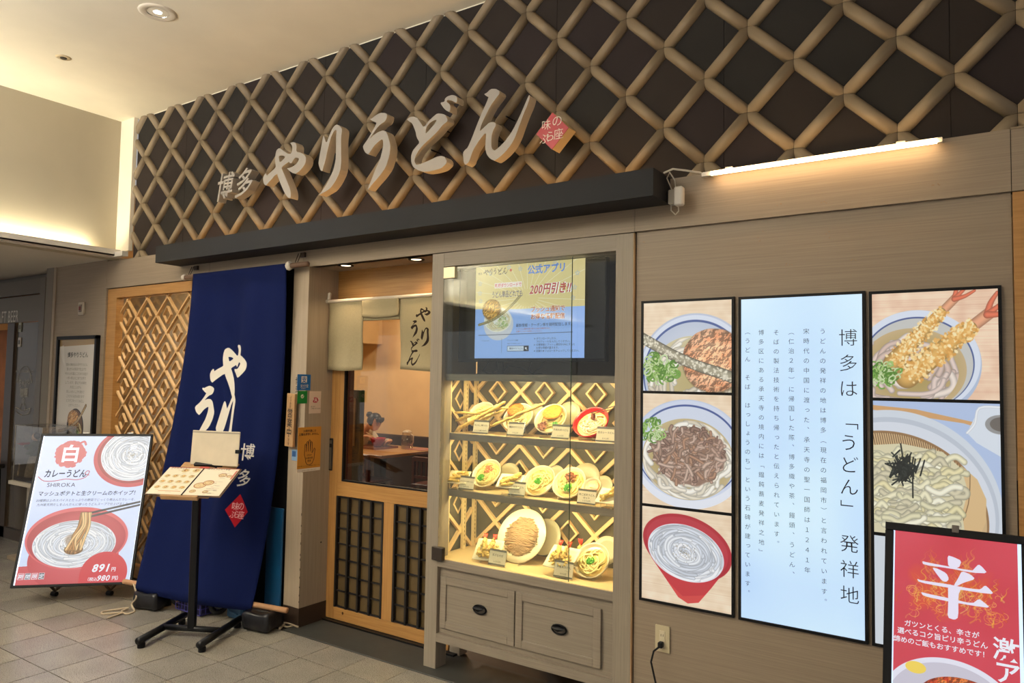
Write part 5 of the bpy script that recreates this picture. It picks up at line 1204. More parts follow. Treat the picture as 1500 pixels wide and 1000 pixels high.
# middle shelf
bowl_thing('noodle bowl with pink minced meat beside the left tempura plate', 712, 692, SL2, R=.090, tops=(('mince', .12, .28, 1.0), ('onion', -.25, -.35, 1.0)))
bowl_thing('plain noodle bowl with only spring onions, middle shelf centre', 789, 703, SL2, R=.093, tops=(('onion', -.02, -.05, .95),))
bowl_thing('noodle bowl with brown meat over spring onions on the middle shelf', 833, 706, SL2, R=.093, tops=(('meat', .0, .35, 1.1), ('onion', .05, -.32, 1.1)))
bowl_thing('small bowl of pink sauce at the right of the middle shelf', 866, 712, SL2, R=.052, tilt=50, depth=.04, tops=(('sauce', 0, 0, .9),), nn=4, Y=3.31, fill=.8)
# bottom shelf
bowl_thing('noodle bowl with spring onions at the right end of the bottom shelf', 866, 820, SL0, R=.095, Y=3.29, tops=(('onion', -.05, -.05, 1.05),), nn=34, nr=.0042)
def plate_thing(label, px, py, shelf, R, Y, tilt=66, m=m_pl, name='plate', group='empty plates standing behind the dishes', rimr=.9):
    R = R*(1 if name == 'soba_plate' else .86); m = m if name == 'soba_plate' else m_plb
    p = PY(px, py, Y); t = thing(name, label, 'plate', (p.x, Y, shelf), group=group); pz = max(p.z, shelf+R*math.sin(math.radians(tilt))+.003)
    M = T3(p.x, Y, pz) @ R3('X', tilt)
    B().lathe([(0, -.014), (R*.62, -.014), (R*.68, -.010), (R, .002), (R*.99, .005), (R*.66, -.005), (0, -.008)], 40, M).obj('plate_body', m, t, smooth=True)
    return t, M, p
t, M, p = plate_thing('large round ivory plate heaped with brown soba noodles on the bottom shelf', 764, 793, SL0, .150, 3.36, 62, name='soba_plate', group='served dishes on plates')
noodle_tubes(M @ T3(.0, -.005, .0), .106, 175, .0026, 5, 'wave', .022).obj('soba_noodles', m_soba, t, smooth=True)['kind'] = 'stuff'
B(M).ball((0, -.005, -.010), .100, 1, 1, .12, 3).obj('noodle_bed', m_soba, t, smooth=True)
wire_stand(t, p.x, 3.31, SL0, 1.3)
for px, py, sh, R, Y, lab in ((833, 606, SL1, .082, 3.44, 'round plate standing behind the golden cake bowl on the top shelf'), (783, 606, SL1, .070, 3.45, 'round plate between the two fried cake bowls at the back of the top shelf'), (744, 700, SL2, .088, 3.44, 'round plate behind the centre tempura plate on the middle shelf'), (812, 698, SL2, .075, 3.45, 'round plate behind the plain noodle bowl on the middle shelf'),
                          (857, 701, SL2, .100, 3.44, 'large plate behind the brown meat bowl on the middle shelf'), (883, 712, SL2, .066, 3.43, 'small plate at the far right back of the middle shelf'), (798, 786, SL0, .115, 3.45, 'large plate standing behind the soba plate on the bottom shelf'), (888, 806, SL0, .085, 3.40, 'round plate behind the right end bowl on the bottom shelf')):
    plate_thing(lab, px, py, sh, R, Y)
def square_plate(label, px, py, shelf, Y, w, h, tilt, rot, sticks=(), shrimp=0, seed=1):
    p = PY(px, py, Y); t = thing('square_plate', label, 'plate', (p.x, Y, shelf), group='square plates of tempura'); pz = max(p.z, shelf+h/2*math.sin(math.radians(tilt))+.004)
    M = T3(p.x, Y, pz) @ R3('Z', rot) @ R3('X', tilt)
    bm = bmesh.new(); bmesh.ops.create_grid(bm, x_segments=8, y_segments=8, size=1)
    for v in bm.verts: e = max(abs(v.co.x), abs(v.co.y)); v.co = M @ Vector((v.co.x*w/2, v.co.y*h/2, .010*max(0, e-.7)/.3))
    me = B().add([v.co.copy() for v in bm.verts], [tuple(v.index for v in f.verts) for f in bm.faces]); bm.free()
    o = me.obj('plate_body', m_pl, t, smooth=True); s = o.modifiers.new('thick', 'SOLIDIFY'); s.thickness = .004
    for i, (a, b, r) in enumerate(sticks): stickb(M, a, b, r, seed*10+i).obj('tempura_stick', m_temp, t, smooth=True)
    rs = random.Random(seed)
    if shrimp:
        b = B()
        for i in range(70): b.ball((rs.uniform(-.34, .34)*w, rs.uniform(-.40, .20)*h, .010+rs.random()*.016), rs.uniform(.005, .010), 1.3, 1, .8, 1, .5, 90, M=M, seed=i)
        b.obj('tempura_heap', m_temp, t, smooth=True)['kind'] = 'stuff'
        for k in range(shrimp):
            x0 = (k-(shrimp-1)/2)*.05; p0 = Vector((x0*.6, -.02, .025)); p1 = Vector((x0*1.1, h*.38, .034)); s = stickb(M, p0, p1, .011, seed*7+k).obj('shrimp_tempura', m_temp, t, smooth=True)
            tb = B()
            for q in (-.5, 0, .5): tb.tube([p1-Vector((0, .004, 0)), p1+Vector((q*.010, .014, .004)), p1+Vector((q*.020, .028, .008))], [.005, .006, .003], 7, M=M)
            tb.obj('shrimp_tail', m_tail, s, smooth=True)
    wire_stand(t, p.x, Y-.01, shelf, .8)
square_plate('square plate with a few tempura sticks at the left end of the middle shelf', 672, 700, SL2, 3.255, .125, .09, 40, 10, (((-.05, -.02, .012), (.06, .02, .016), .007), ((-.04, .012, .012), (.05, -.012, .014), .007), ((-.05, -.03, .012), (.02, -.03, .012), .006), ((-.02, .025, .012), (.05, .035, .012), .0065)), seed=2)
square_plate('square plate of tempura sticks before the middle shelf, between two bowls', 748, 706, SL2, 3.26, .14, .095, 40, 8, (((-.05, -.03, .012), (.05, .05, .020), .009), ((-.055, -.012, .012), (.04, .02, .016), .008), ((-.04, -.036, .012), (.055, -.01, .014), .007), ((-.05, .01, .012), (.03, .035, .012), .007)), seed=3)
square_plate('square tempura plate cut off by the right post on the middle shelf', 893, 728, SL2, 3.25, .12, .09, 42, -6, (((-.03, -.03, .012), (.03, .06, .018), .009), ((-.045, -.012, .012), (.04, .02, .016), .008)), seed=4)
square_plate('square plate of shrimp tempura with two red tails, left of the soba', 716, 806, SL0, 3.24, .15, .125, 46, 12, shrimp=2, seed=5)
square_plate('square plate of shrimp tempura with red tails near the cabinet front, right of the soba', 824, 818, SL0, 3.25, .17, .13, 44, -8, shrimp=2, seed=6)
sb = thing('shrimp_tempura_piece', 'single shrimp tail sticking up behind the right end bowl', 'shrimp', tuple(PY(850, 800, 3.42)[:2])+(SL0,))
q = PY(851, 792, 3.42); stickb(Matrix(), (q.x-.01, 3.42, SL0+.01), (q.x, 3.42, q.z-.02), .011, 9).obj('batter', m_temp, sb, smooth=True)
tb = B()
for k in (-.5, 0, .5): tb.tube([(q.x, 3.42, q.z-.022), (q.x+k*.012, 3.418, q.z-.005), (q.x+k*.024, 3.415, q.z+.012)], [.005, .006, .003], 7)
tb.obj('shrimp_tail', m_tail, sb, smooth=True)
# price cards
CN = (('天ぷら二種うどん', '８９１円(税込980円)', 703, 624, SL1, 'before the tempura stick bowl'), ('博多のりうどん', '８５０円', 754, 628, SL1, 'before the orange cake bowl'), ('牛肉丸天うどん', '９３０円', 820, 632, SL1, 'right of the golden cake bowl'), ('白カレーうどん', '８９１円', 886, 638, SL1, 'before the red bowl'),
      ('おにぎりごぼ天うどん', '８６０円', 682, 707, SL2, 'before the left tempura plate'), ('ごぼ天うどん', '７３０円', 756, 716, SL2, 'left of the plain noodle bowl'), ('肉ごぼ天うどん\nセット', '１２５０円', 858, 728, SL2, 'before the small pink sauce bowl'),
      ('天ざるそば', '１１８０円', 727, 816, SL0, 'between the shrimp plate and the soba'), ('海老天うどん', '９８０円', 824, 833, SL0, 'before the right shrimp plate'))
for nme, pr_, px, py, sh, where in CN:
    Yc = 3.222 if sh != SL0 else 3.18; p = PY(px, py, Yc); w_, h_ = (.100, .074) if sh != SL0 else (.105, .080)
    t = thing('price_card', 'cream price card with dark bands '+where, 'price card', (p.x, Yc, sh), group='price cards in the showcase')
    M = T3(p.x, Yc, sh+.003) @ R3('X', -14)
    panel('card_sheet', M @ T3(0, 0, h_/2+.004), w_, h_, m_card, t, d=.001)
    B(M).box(-w_/2, w_/2, -.0006, 0, h_-.006, h_+.004).box(-w_/2, w_/2, -.0006, 0, .004, .012).obj('card_band', m_cardb, t)
    B(M).box(-w_/2-.004, w_/2+.004, .001, .003, 0, h_+.006).box(-w_/2-.004, w_/2+.004, .001, .03, -.001, .001).obj('card_holder', m_acp, t)
    ln = max(len(x) for x in nme.split('\n')); sz = min(.0135, .088/ln)
    text(nme, m_text, t, M @ T3(0, -.0008, h_*.62), sz, off=.006, align='C', lh=1.2); text(pr_, m_text, t, M @ T3(0, -.0008, h_*.24), .009, off=.004, align='C')
# ------------------------------------------------------------------ left illuminated poster stand
psi, th_ = .783, 1.22
a_ = Vector((math.cos(psi), math.sin(psi), 0)); b_ = Vector((-math.sin(psi)*math.cos(th_), math.cos(psi)*math.cos(th_), math.sin(th_)))
SM = frameM((-5.408, 2.672, .620), a_, b_)
t = thing('poster_stand', 'tilted black framed illuminated poster of white curry udon in red bowls', 'poster stand', mat=SM)
W_, H_ = .755, 1.066; F_ = .017
fb = B().box(-W_/2, W_/2, 0, .022, -H_/2, -H_/2+F_, c=.002).box(-W_/2, W_/2, 0, .022, H_/2-F_, H_/2, c=.002).box(-W_/2, -W_/2+F_, 0, .022, -H_/2+F_, H_/2-F_, c=.002).box(W_/2-F_, W_/2, 0, .022, -H_/2+F_, H_/2-F_, c=.002)
fb.obj('stand_frame', m_black, t); B().box(-W_/2+.01, W_/2-.01, .012, .021, -H_/2+.01, H_/2-.01).obj('back_plate', m_black, t)
pw, ph = W_-2*F_, H_-2*F_
c = Cv(721, 1025, .7, (206, 220, 246)); n_ = vnoise(c.H, c.W, 240, 3, 2)[..., None]; c.a = np.array((198, 214, 246))/255*(1-n_)+np.array((216, 226, 246))/255*n_
PR, PD = (206, 84, 96), (176, 56, 70)
c.poly([(0, 905), (150, 900), (250, 1025), (0, 1025)], (200, 76, 86))
c.ell(620, 150, 262, 224, PR, 0, 1, 1, (190, 60, 76)); c.ell(622, 142, 240, 205, (160, 40, 56)); swirl(c, 618, 140, 214, 190, 0, 110, 16, 3)
c.ell(340, 860, 285, 210, PR, 0, 1, 1, (190, 66, 76)); c.ell(340, 722, 326, 210, (214, 96, 104), 0); c.ell(340, 730, 312, 192, PD); c.ell(400, 700, 250, 150, (206, 90, 98), .1, 30, .5); swirl(c, 330, 762, 264, 160, 0, 120, 16, 9)
c.ell(330, 745, 66, 46, (120, 84, 52), .4, 10, .5); c.tex(330, 800, 60, 34, (120, 80, 40), (180, 130, 80), 12, 0, 3)
c.stroke([(345, 565), (721, 478)], 13, (44, 48, 62), .3, 1, False); c.stroke([(352, 590), (721, 500)], 13, (56, 58, 72), .3, 1, False)
rs = random.Random(4)
for i in range(16):
    x0_ = 370+rs.uniform(-28, 46); c.stroke([(x0_, 555), (x0_+rs.uniform(-10, 14), 640), (x0_-22+rs.uniform(-24, 20), 720), (x0_-40+rs.uniform(-30, 40), 800)], 17, rs.choice(((206, 160, 96), (178, 122, 62), (226, 186, 126), (150, 98, 50))), .4, hl=.1)
c.ell(545, 965, 150, 145, (204, 50, 66)); c.ell(545, 965, 150, 145, (204, 50, 66)); c.poly([(395, 965), (690, 965), (690, 1025), (395, 1025)], (204, 50, 66))
for i in range(60):   # brush ring seal
    a = i/60*6.28; r = rs.uniform(.86, 1.08); c.ell(198+88*r*math.cos(a), 132+84*r*math.sin(a), rs.uniform(10, 22), rs.uniform(8, 16), (204, 92, 100), a+1.57, 2, .95)
c.ell(198, 132, 88, 84, (204, 92, 100)); c.stroke([(240, 60), (275, 40), (290, 62)], 14, (204, 92, 100), .1); c.stroke([(150, 55), (180, 40), (210, 44)], 12, (204, 92, 100), .1)
c.stroke([(18, 295), (60, 325), (130, 325), (200, 312), (270, 318), (325, 300), (345, 262), (330, 255), (318, 275), (345, 285)], 5, (176, 70, 90), .1)
for i, q in enumerate(((200, 60, 80), (40, 40, 56), (200, 60, 80), (40, 40, 56))): c.poly([(16+i*42, 948), (52+i*42, 948), (52+i*42, 990), (16+i*42, 990)], (238, 236, 242)); c.poly([(19+i*42, 951), (49+i*42, 951), (49+i*42, 987), (19+i*42, 987)], q)
panel('lit_poster', T3(0, .006, 0), pw, ph, pic_mat('poster_white_curry', c, .95), t, d=.002)
e_edge = emis('edge_glow', (232, 240, 255), 1.6)
B().box(-pw/2, -pw/2+.008, .0045, .006, -ph/2, ph/2).obj('edge_light', e_edge, t)
B().box(pw/2-.003, pw/2, .0045, .006, -ph/2, ph/2).obj('edge_light', e_edge, t)
def st(s, x, y, size, m, off=0, **k): text(s, m, t, T3(-pw/2+x/1000*pw/.721, .0045, ph/2-y/1000*ph/1.025), size/1000, off=off, **k)
m_wht = emis('lit_white', (236, 238, 248), .95); m_dk = mat('lit_navy', (40, 40, 66), .6)
st('白', 134, 178, 132, m_wht, .03); st('カレーうどん', 52, 296, 62, m_dk, .02, sx=.74, shear=.08); st('SHIROKA', 85, 368, 40, mat('grey_print', (84, 80, 96), .6), 0, sx=1.05)
st('マッシュポテトと生クリームのホイップ！', 38, 428, 36, m_dk, .012, sx=.96, shear=.12)
st('20種類以上のスパイスとたっぷりの野菜でじっくり煮込んだカレーを、', 34, 470, 20.5, m_dk, -.004, shear=.15); st('九州産天然だしをふんだんに使ったうどんスープで仕上げました。', 44, 500, 20.5, m_dk, -.004, shear=.15)
st('891', 468, 952, 70, m_wht, .03, shear=.2); st('円', 592, 950, 30, m_wht, .02); st('（税込', 436, 1010, 26, m_wht, .01); st('980', 508, 1012, 50, m_wht, .02, shear=.2); st('円）', 604, 1008, 30, m_wht, .02)
for i, ch in enumerate('期間限定'): st(ch, 18+i*42, 982, 31, m_wht, .02, shear=.1)
B().box(-.10, -.06, -.004, .02, H_/2, H_/2+.010).obj('hanging_clip', m_wire, t); B().box(.20, .24, -.004, .02, H_/2, H_/2+.010).obj('hanging_clip', m_wire, t)
iM = SM.inverted(); m_ft = mat('bronze_tube', (92, 80, 66), .35, .6)
lw = lambda p: iM @ Vector(p)
for (px, py, ss) in ((77, 873, -1), (158, 872, 1)):
    g = PZ(px, py, 0); back = Vector((-.62, .70, 0)).normalized(); o0 = Vector((g.x, g.y, .018))
    top = o0+Vector((-.015, -.03, .115))+back*.02
    B().tube([lw(top), lw(o0+back*.0+Vector((-.01, -.01, .05))), lw(o0+back*.03+Vector((0, 0, .012))), lw(o0+back*.30+Vector((0, 0, .045)))], .011, 9).obj('foot_tube', m_ft, t, smooth=True)
    B().tube([lw(o0+Vector((-.008, 0, 0))), lw(o0+Vector((.03, .012, 0)))], .017, 10).obj('caster', m_black, t)
g1 = Vector(PZ(77, 873, 0)); g2 = Vector(PZ(158, 872, 0)); bk = Vector((-.62, .70, 0)).normalized()*.22+Vector((0, 0, .04))
B().tube([lw(g1+bk), lw(g2+bk)], .010, 8).obj('cross_tube', m_ft, t, smooth=True)
B().tube([lw(g1+bk+Vector((.06, .06, 0))), lw(Vector((-5.46, 2.80, .55)))], .009, 8).tube([lw(g2+bk-Vector((.06, .06, 0))), lw(Vector((-5.36, 2.90, .55)))], .009, 8).obj('back_strut', m_ft, t, smooth=True)
rope_c = [tuple(PZ(x, y, .008)) for x, y in ((186, 868), (194, 878), (205, 872), (180, 866), (178, 860))]
# ------------------------------------------------------------------ right illuminated poster stand (red)
th2 = math.radians(77.5); b2 = Vector((0, math.cos(th2), math.sin(th2))); RW, RH = .412, .600
O2 = PY(1297, 763.4, 2.86); RM = frameM(O2+Vector((1, 0, 0))*RW/2-b2*RH/2, (1, 0, 0), b2)
t = thing('poster_stand', 'red illuminated poster with a large white character in flames, black frame', 'poster stand', mat=RM)
F2 = .026
B().box(-RW/2, RW/2, 0, .022, RH/2-F2, RH/2, c=.002).box(-RW/2, RW/2, 0, .022, -RH/2, -RH/2+F2, c=.002).box(-RW/2, -RW/2+F2, 0, .022, -RH/2+F2, RH/2-F2, c=.002).box(RW/2-F2, RW/2, 0, .022, -RH/2+F2, RH/2-F2, c=.002).obj('stand_frame', m_black, t)
B().box(-RW/2+.01, RW/2-.01, .012, .021, -RH/2+.01, RH/2-.01).obj('back_plate', m_black, t)
pw2, ph2 = RW-2*F2, RH-2*F2
c = Cv(715, 1090, .75, (206, 58, 74)); n_ = vnoise(c.H, c.W, 260, 6, 2)[..., None]; c.a = np.array((198, 50, 64))/255*(1-n_)+np.array((214, 74, 92))/255*n_
rs = random.Random(12)
def flame(x, y, L, w, col, al): 
    pts = [(x, y)]; 
    for k in range(5): pts.append((pts[-1][0]+rs.uniform(-.28, .28)*L, pts[-1][1]-L/5))
    c.stroke(pts, w, col, .3, al, w1=w*.15)
for i in range(26): c.ell(rs.uniform(150, 560), rs.uniform(250, 480), rs.uniform(30, 70), rs.uniform(20, 50), (226, 96, 40), rs.random()*3, 30, .28)
for i in range(120):
    x = rs.gauss(355, 130); y = rs.gauss(390, 60); flame(x, y, rs.uniform(40, 110), rs.uniform(5, 16), rs.choice(((240, 130, 40), (248, 190, 60), (230, 90, 40), (252, 214, 110))), rs.uniform(.25, .6))
for i in range(26): flame(rs.choice((215, 240, 400, 425))+rs.uniform(-12, 12), rs.uniform(200, 260), rs.uniform(60, 150), rs.uniform(8, 22), rs.choice(((240, 120, 50), (248, 170, 80), (226, 90, 50))), rs.uniform(.25, .55))
for i in range(70):
    x = rs.choice((rs.uniform(90, 300), rs.uniform(420, 630))); y = rs.uniform(330, 520); r = rs.uniform(10, 34); a0 = rs.random()*6
    c.stroke([(x+r*math.cos(a0+u), y+r*.8*math.sin(a0+u)) for u in np.linspace(0, 3.6, 7)], 4, rs.choice(((244, 160, 60), (250, 200, 90))), .1, .6)
def sk(p): return [(x-230, y-140-.105*(x-230)) for x, y in p]
WH = (232, 226, 246)
for P in ([(550, 295), (585, 305), (632, 328), (615, 375), (555, 372)], [(402, 337), (430, 345), (690, 388), (700, 375), (725, 345), (745, 360), (775, 400), (690, 400), (560, 378), (410, 362)], [(460, 375), (500, 385), (545, 410), (560, 445), (545, 465), (520, 460), (490, 420)], [(632, 390), (680, 410), (708, 438), (640, 465), (600, 490), (585, 485), (610, 440)],
          [(372, 452), (400, 462), (555, 478), (620, 490), (700, 500), (735, 500), (760, 472), (785, 495), (807, 525), (740, 522), (550, 500), (385, 475)], [(553, 480), (625, 490), (625, 510), (612, 540), (612, 680), (590, 697), (550, 685), (555, 600)], [(395, 535), (440, 545), (560, 565), (690, 590), (725, 557), (750, 575), (788, 610), (700, 603), (550, 585), (410, 560)]):
    c.poly(chaikin(sk(P)), WH)
c.ell(330, 1060, 380, 300, (226, 226, 240)); c.ell(330, 1070, 350, 280, (200, 196, 210)); c.ell(140, 850, 60, 36, (240, 210, 90)); c.tex(400, 1000, 240, 140, (200, 60, 30), (236, 130, 60), 30, 0, 4)
panel('lit_poster', T3(-.003, .006, 0), pw2-.006, ph2, pic_mat('poster_hot_udon', c, .95), t, d=.002)
B().box(-pw2/2-.001, -pw2/2+.004, .0045, .006, -ph2/2, ph2/2).box(pw2/2-.010, pw2/2, .0045, .006, -ph2/2, ph2/2).obj('edge_light', emis('cool_edge', (206, 226, 250), 1.3), t)
def rt_(s, x, y, size, m, off=0, **k):
    (X_, Y_), = sk([(x, y)]); text(s, m, t, T3(-pw2/2-.003+X_/715*(pw2-.006), .0045, ph2/2-Y_/1090*ph2), size/715*pw2, off=off, **k)
rt_('ガツンとくる、辛さが', 306, 752, 42, m_wht, .012); rt_('選べるコク旨ピリ辛うどん', 266, 800, 42, m_wht, .012); rt_('締めのご飯もおすすめです！', 244, 852, 41, m_wht, .012)
rt_('激', 802, 896, 140, m_wht, .016); rt_('ア', 806, 1030, 140, m_wht, .016); rt_('ツ', 806, 1160, 140, m_wht, .016)
B().box(-.008, .012, -.003, .024, RH/2-.012, RH/2+.012, c=.001).obj('snap_clip', mat('steel_clip', (120, 112, 104), .3, .8), t)
i2 = RM.inverted(); l2 = lambda p: i2 @ Vector(p)
bc = RM @ Vector((0, .02, -RH/2))
B().tube([l2(bc), l2((bc.x, bc.y+.02, .03))], .016, 10).obj('stand_pole', m_blackm, t)
B().lathe([(0, 0), (.17, 0), (.17, .012), (.02, .022), (0, .022)], 28, i2 @ T3(bc.x, bc.y+.02, .002)).obj('stand_foot', m_blackm, t)
# ------------------------------------------------------------------ menu stand
u_ = Vector((math.cos(.468), math.sin(.468), 0)); v_ = Vector((-math.sin(.468), math.cos(.468), 0))
base = Vector((-4.06, 2.655, 0)); MM = frameM(base, u_, (0, 0, 1))   # local x along the shelf, y to the back
t = thing('menu_stand', 'black H-footed menu stand with a tilted wooden shelf before the navy banner', 'menu stand', mat=MM)
for s in (-1, 1):
    B().tube([(s*.185, -.235, .045), (s*.185, .235, .045)], .021, 12).obj('foot_bar', m_blackm, t, smooth=True)
    for e in (-1, 1): B().lathe([(0, 0), (.021, 0), (.022, .022), (.018, .03), (0, .03)], 12, T3(s*.185, e*.205, 0)).obj('foot_pad', m_black, t)
B().tube([(-.185, 0, .05), (.185, 0, .05)], .017, 10).obj('cross_bar', m_blackm, t, smooth=True)
B().box(-.022, .022, -.016, .016, .05, .86, c=.003).obj('pole', m_blackm, t)
tb_ = math.radians(27.8)
BKW = Vector((-4.013, 2.599, .934)); bb_ = v_*math.cos(tb_)+Vector((0, 0, 1))*math.sin(tb_)
inv = MM.inverted(); lc = inv @ BKW; SHM = T3(*lc) @ R3('X', 27.8)
m_shw = wood('shelf_beech', (150, 112, 72), (186, 146, 100), (4, 40, 40), 2)
B(SHM).box(-.16, .16, -.135, .20, -.022, -.010, c=.002).obj('sloping_shelf', m_shw, t)
B(SHM).box(-.13, .10, -.150, -.135, -.028, .0, c=.002).obj('shelf_ledge', m_shw, t)
B(SHM).box(-.085, .10, .155, .185, -.008, .012, c=.004).obj('page_clamp', m_blackm, t)
B(SHM).box(-.17, .19, .150, .20, -.014, -.006, c=.002).obj('shelf_back', m_shw, t)
# open menu
mb = thing('menu_book', 'open laminated menu with food photos lying on the sloping shelf', 'menu', mat=T3(*BKW) @ R3('Z', math.degrees(.468)) @ R3('X', 27.8))
def menu_page(seed, right):
    c = Cv(226, 272, 2.0, (228, 216, 192)); rs = random.Random(seed); c.poly([(0, 0), (226, 0), (226, 6), (0, 6)], (170, 90, 70))
    if not right:
        spots = [(120, 34, 26), (190, 30, 26)]+[(34+52*i, 92+56*j, 20) for j in range(3) for i in range(4)]
        for (x, y, r) in spots: c.ell(x, y, r, r*.8, (206, 190, 150)); c.noodles(x, y, r*.85, r*.65, 12, 4, [(226, 206, 150), (206, 176, 110)], int(x+y)); c.tex(x, y-3, r*.5, r*.4, rs.choice(((150, 90, 40), (190, 130, 60), (120, 80, 50))), (226, 176, 100), 5, 0, seed)
        c.poly([(60, 238), (200, 238), (200, 243), (60, 243)], (200, 140, 90))
    else:
        for (x, y, r) in ((60, 178, 38), (100, 150, 34), (150, 70, 26), (196, 78, 18), (44, 236, 20), (124, 238, 18)): c.ell(x, y, r, r*.75, (150, 96, 60)); c.ell(x, y, r*.85, r*.6, (214, 186, 140)); c.noodles(x, y, r*.8, r*.55, 14, 4, [(226, 206, 160), (200, 170, 120)], int(x))
        c.poly([(212, 20), (224, 20), (224, 110), (212, 110)], (190, 110, 90))
    for i in range(46):
        x = rs.uniform(8, 150) if right else rs.uniform(8, 200); y = rs.uniform(20, 262)
        if right or i < 30:
            if right: x = rs.uniform(110, 170)
            c.stroke([(x, y), (x+rs.uniform(10, 34), y)], 1.6, (96, 86, 76), 0, .75, False)
    return c
panel('left_page', T3(-.113, 0, 0) @ R3('X', -90) @ Matrix.Identity(4), .224, .270, pic_mat('menu_left', menu_page(3, False), 0, .3), mb, d=.002)
panel('right_page', T3(.115, 0, .001) @ R3('X', -90), .224, .270, pic_mat('menu_right', menu_page(5, True), 0, .3), mb, d=.002)
B().box(-.232, .236, -.140, .140, -.0085, -.004).obj('menu_cover', mat('menu_cover', (96, 74, 60), .3), mb); B().box(-.004, .004, -.14, .14, -.004, .003).obj('menu_spine', m_black, mb)
for nme, X0_, sz in (('うどんメニュー', -.21, .018), ('冷やしうどん・そば', .03, .016)): text(nme, m_text, mb, T3(X0_, .115, .0035) @ R3('X', -90), sz, off=.01)
B().box(-.03, .03, .125, .14, .003, .006).obj('page_tab', mat('red_tab', (170, 70, 60), .5), mb)
# white board behind it
BM = frameM((-4.033, 2.746, 1.117), (math.cos(.324), math.sin(.324), 0), (-math.sin(.324)*math.cos(1.5), math.cos(.324)*math.cos(1.5), math.sin(1.5)))
t = thing('white_board', 'blank cream board standing behind the open menu', 'board', mat=BM)
B().box(-.17, .17, 0, .006, -.105, .104, c=.002).obj('board_sheet', mat('cream_board', (206, 192, 166), .5, var=.06, vs=12), t)
B().box(-.168, .168, -.0012, 0, .090, .0985).obj('board_edge_line', mat('grey_line', (150, 140, 124), .5), t)
B().box(.148, .185, -.006, .010, -.026, -.004, c=.002).obj('side_clip', m_black, t)
B().box(-.02, .02, .006, .012, -.19, -.08).obj('board_support', m_blackm, t)
# ------------------------------------------------------------------ neighbour's shop front
YN = 3.165
def nbx(name, pts_x, z0, z1, y0, y1, m): return B().box(pts_x[0], pts_x[1], y0, y1, z0, z1).obj(name, m, nb)
nbm = mat('neighbour_grey', (92, 84, 72), .4); q = PY(56, 470, YN).x
nbx('shop_board', (-11, q+.09), 2.30, 2.44, YN+.01, YN+.05, nbm)
nbx('sign_band', (-11, q+.05), 2.04, 2.285, YN+.005, YN+.05, mat('sign_band_grey', (98, 90, 76), .4))
nbx('sign_band_groove', (-11, q+.05), 2.285, 2.292, YN+.02, YN+.05, m_black)
nbx('door_glass_dark', (PY(20, 520, YN).x, q+.02), .08, 2.035, YN+.02, YN+.03, mat('brown_glass', (78, 68, 54), .18))
nbx('door_stile', (PY(9, 520, YN).x, PY(19, 520, YN).x), 0, 2.035, YN, YN+.04, mat('brown_stile', (66, 54, 44), .4))
nbx('door_stile', (q, q+.10), 0, 2.44, YN+.002, YN+.04, mat('taupe_stile', (98, 90, 80), .4))
nbx('door_rail', (-8.1, q+.02), 0, .10, YN, YN+.04, mat('brown_rail', (66, 54, 44), .4))
p0 = PY(26, 452, YN)
text('CRAFT BEER', mat('pale_lettering', (206, 200, 186), .5), nb, T3(p0.x+.02, YN+.003, p0.z-.125), .160, off=.006, sx=.60, align='R')
m_line = mat('thin_pale_line', (176, 168, 150), .5); lc_ = PY(32, 575, YN); lg = B()
lg.tube([(lc_.x+.155*math.cos(a), YN+.016, lc_.z+.03+.22*math.sin(a)) for a in np.linspace(.3, 2.84, 16)], .002, 5)
lg.tube([(lc_.x-.16, YN+.016, lc_.z-.14), (lc_.x-.13, YN+.016, lc_.z-.19), (lc_.x, YN+.016, lc_.z-.215), (lc_.x+.13, YN+.016, lc_.z-.19), (lc_.x+.15, YN+.016, lc_.z-.14), (lc_.x, YN+.016, lc_.z-.17)], .0025, 5, closed=True)
lg.tube([(lc_.x-.06, YN+.016, lc_.z-.16), (lc_.x-.03, YN+.016, lc_.z-.10), (lc_.x+.03, YN+.016, lc_.z-.10), (lc_.x+.06, YN+.016, lc_.z-.16)], .002, 5)
lg.obj('logo_line', m_line, nb)['kind'] = 'stuff'
text('ちゃぶや', m_line, nb, T3(lc_.x, YN+.016, lc_.z+.06), .088, off=.01, align='C', sx=.62); text('咖喱', m_line, nb, T3(lc_.x, YN+.016, lc_.z-.035), .10, off=.01, align='C', sx=.85); text('食', m_line, nb, T3(lc_.x, YN+.016, lc_.z-.11), .075, off=.01, align='C')
text('AUTHENTIC CURRY CO.', m_line, nb, T3(lc_.x, YN+.016, lc_.z+.19), .032, align='C')
for (px, py, cc) in ((27, 479, (150, 150, 130)), (26, 501, (190, 180, 166))):
    p = PY(px, py, YN); B().box(p.x-.028, p.x+.028, YN+.012, YN+.018, p.z-.045, p.z+.045).obj('door_sticker', mat('door_sticker', cc, .4), nb); B().box(p.x-.018, p.x+.018, YN+.011, YN+.0125, p.z-.02, p.z+.02).obj('sticker_mark', mat('door_sticker_mark', (70, 66, 50), .4), nb)
# warm display inside the neighbour
nbx('inner_wall', (-11, PY(9, 520, YN).x), 0, 2.035, YN+.5, YN+.55, mat('brick_pink', (170, 120, 90), .6, var=.2, vs=6))
lamp('AREA', 'neighbour_light', (-8.6, YN+.25, 1.95), 5, (1, .62, .38), .2, target=(-8.6, YN+.4, 1))
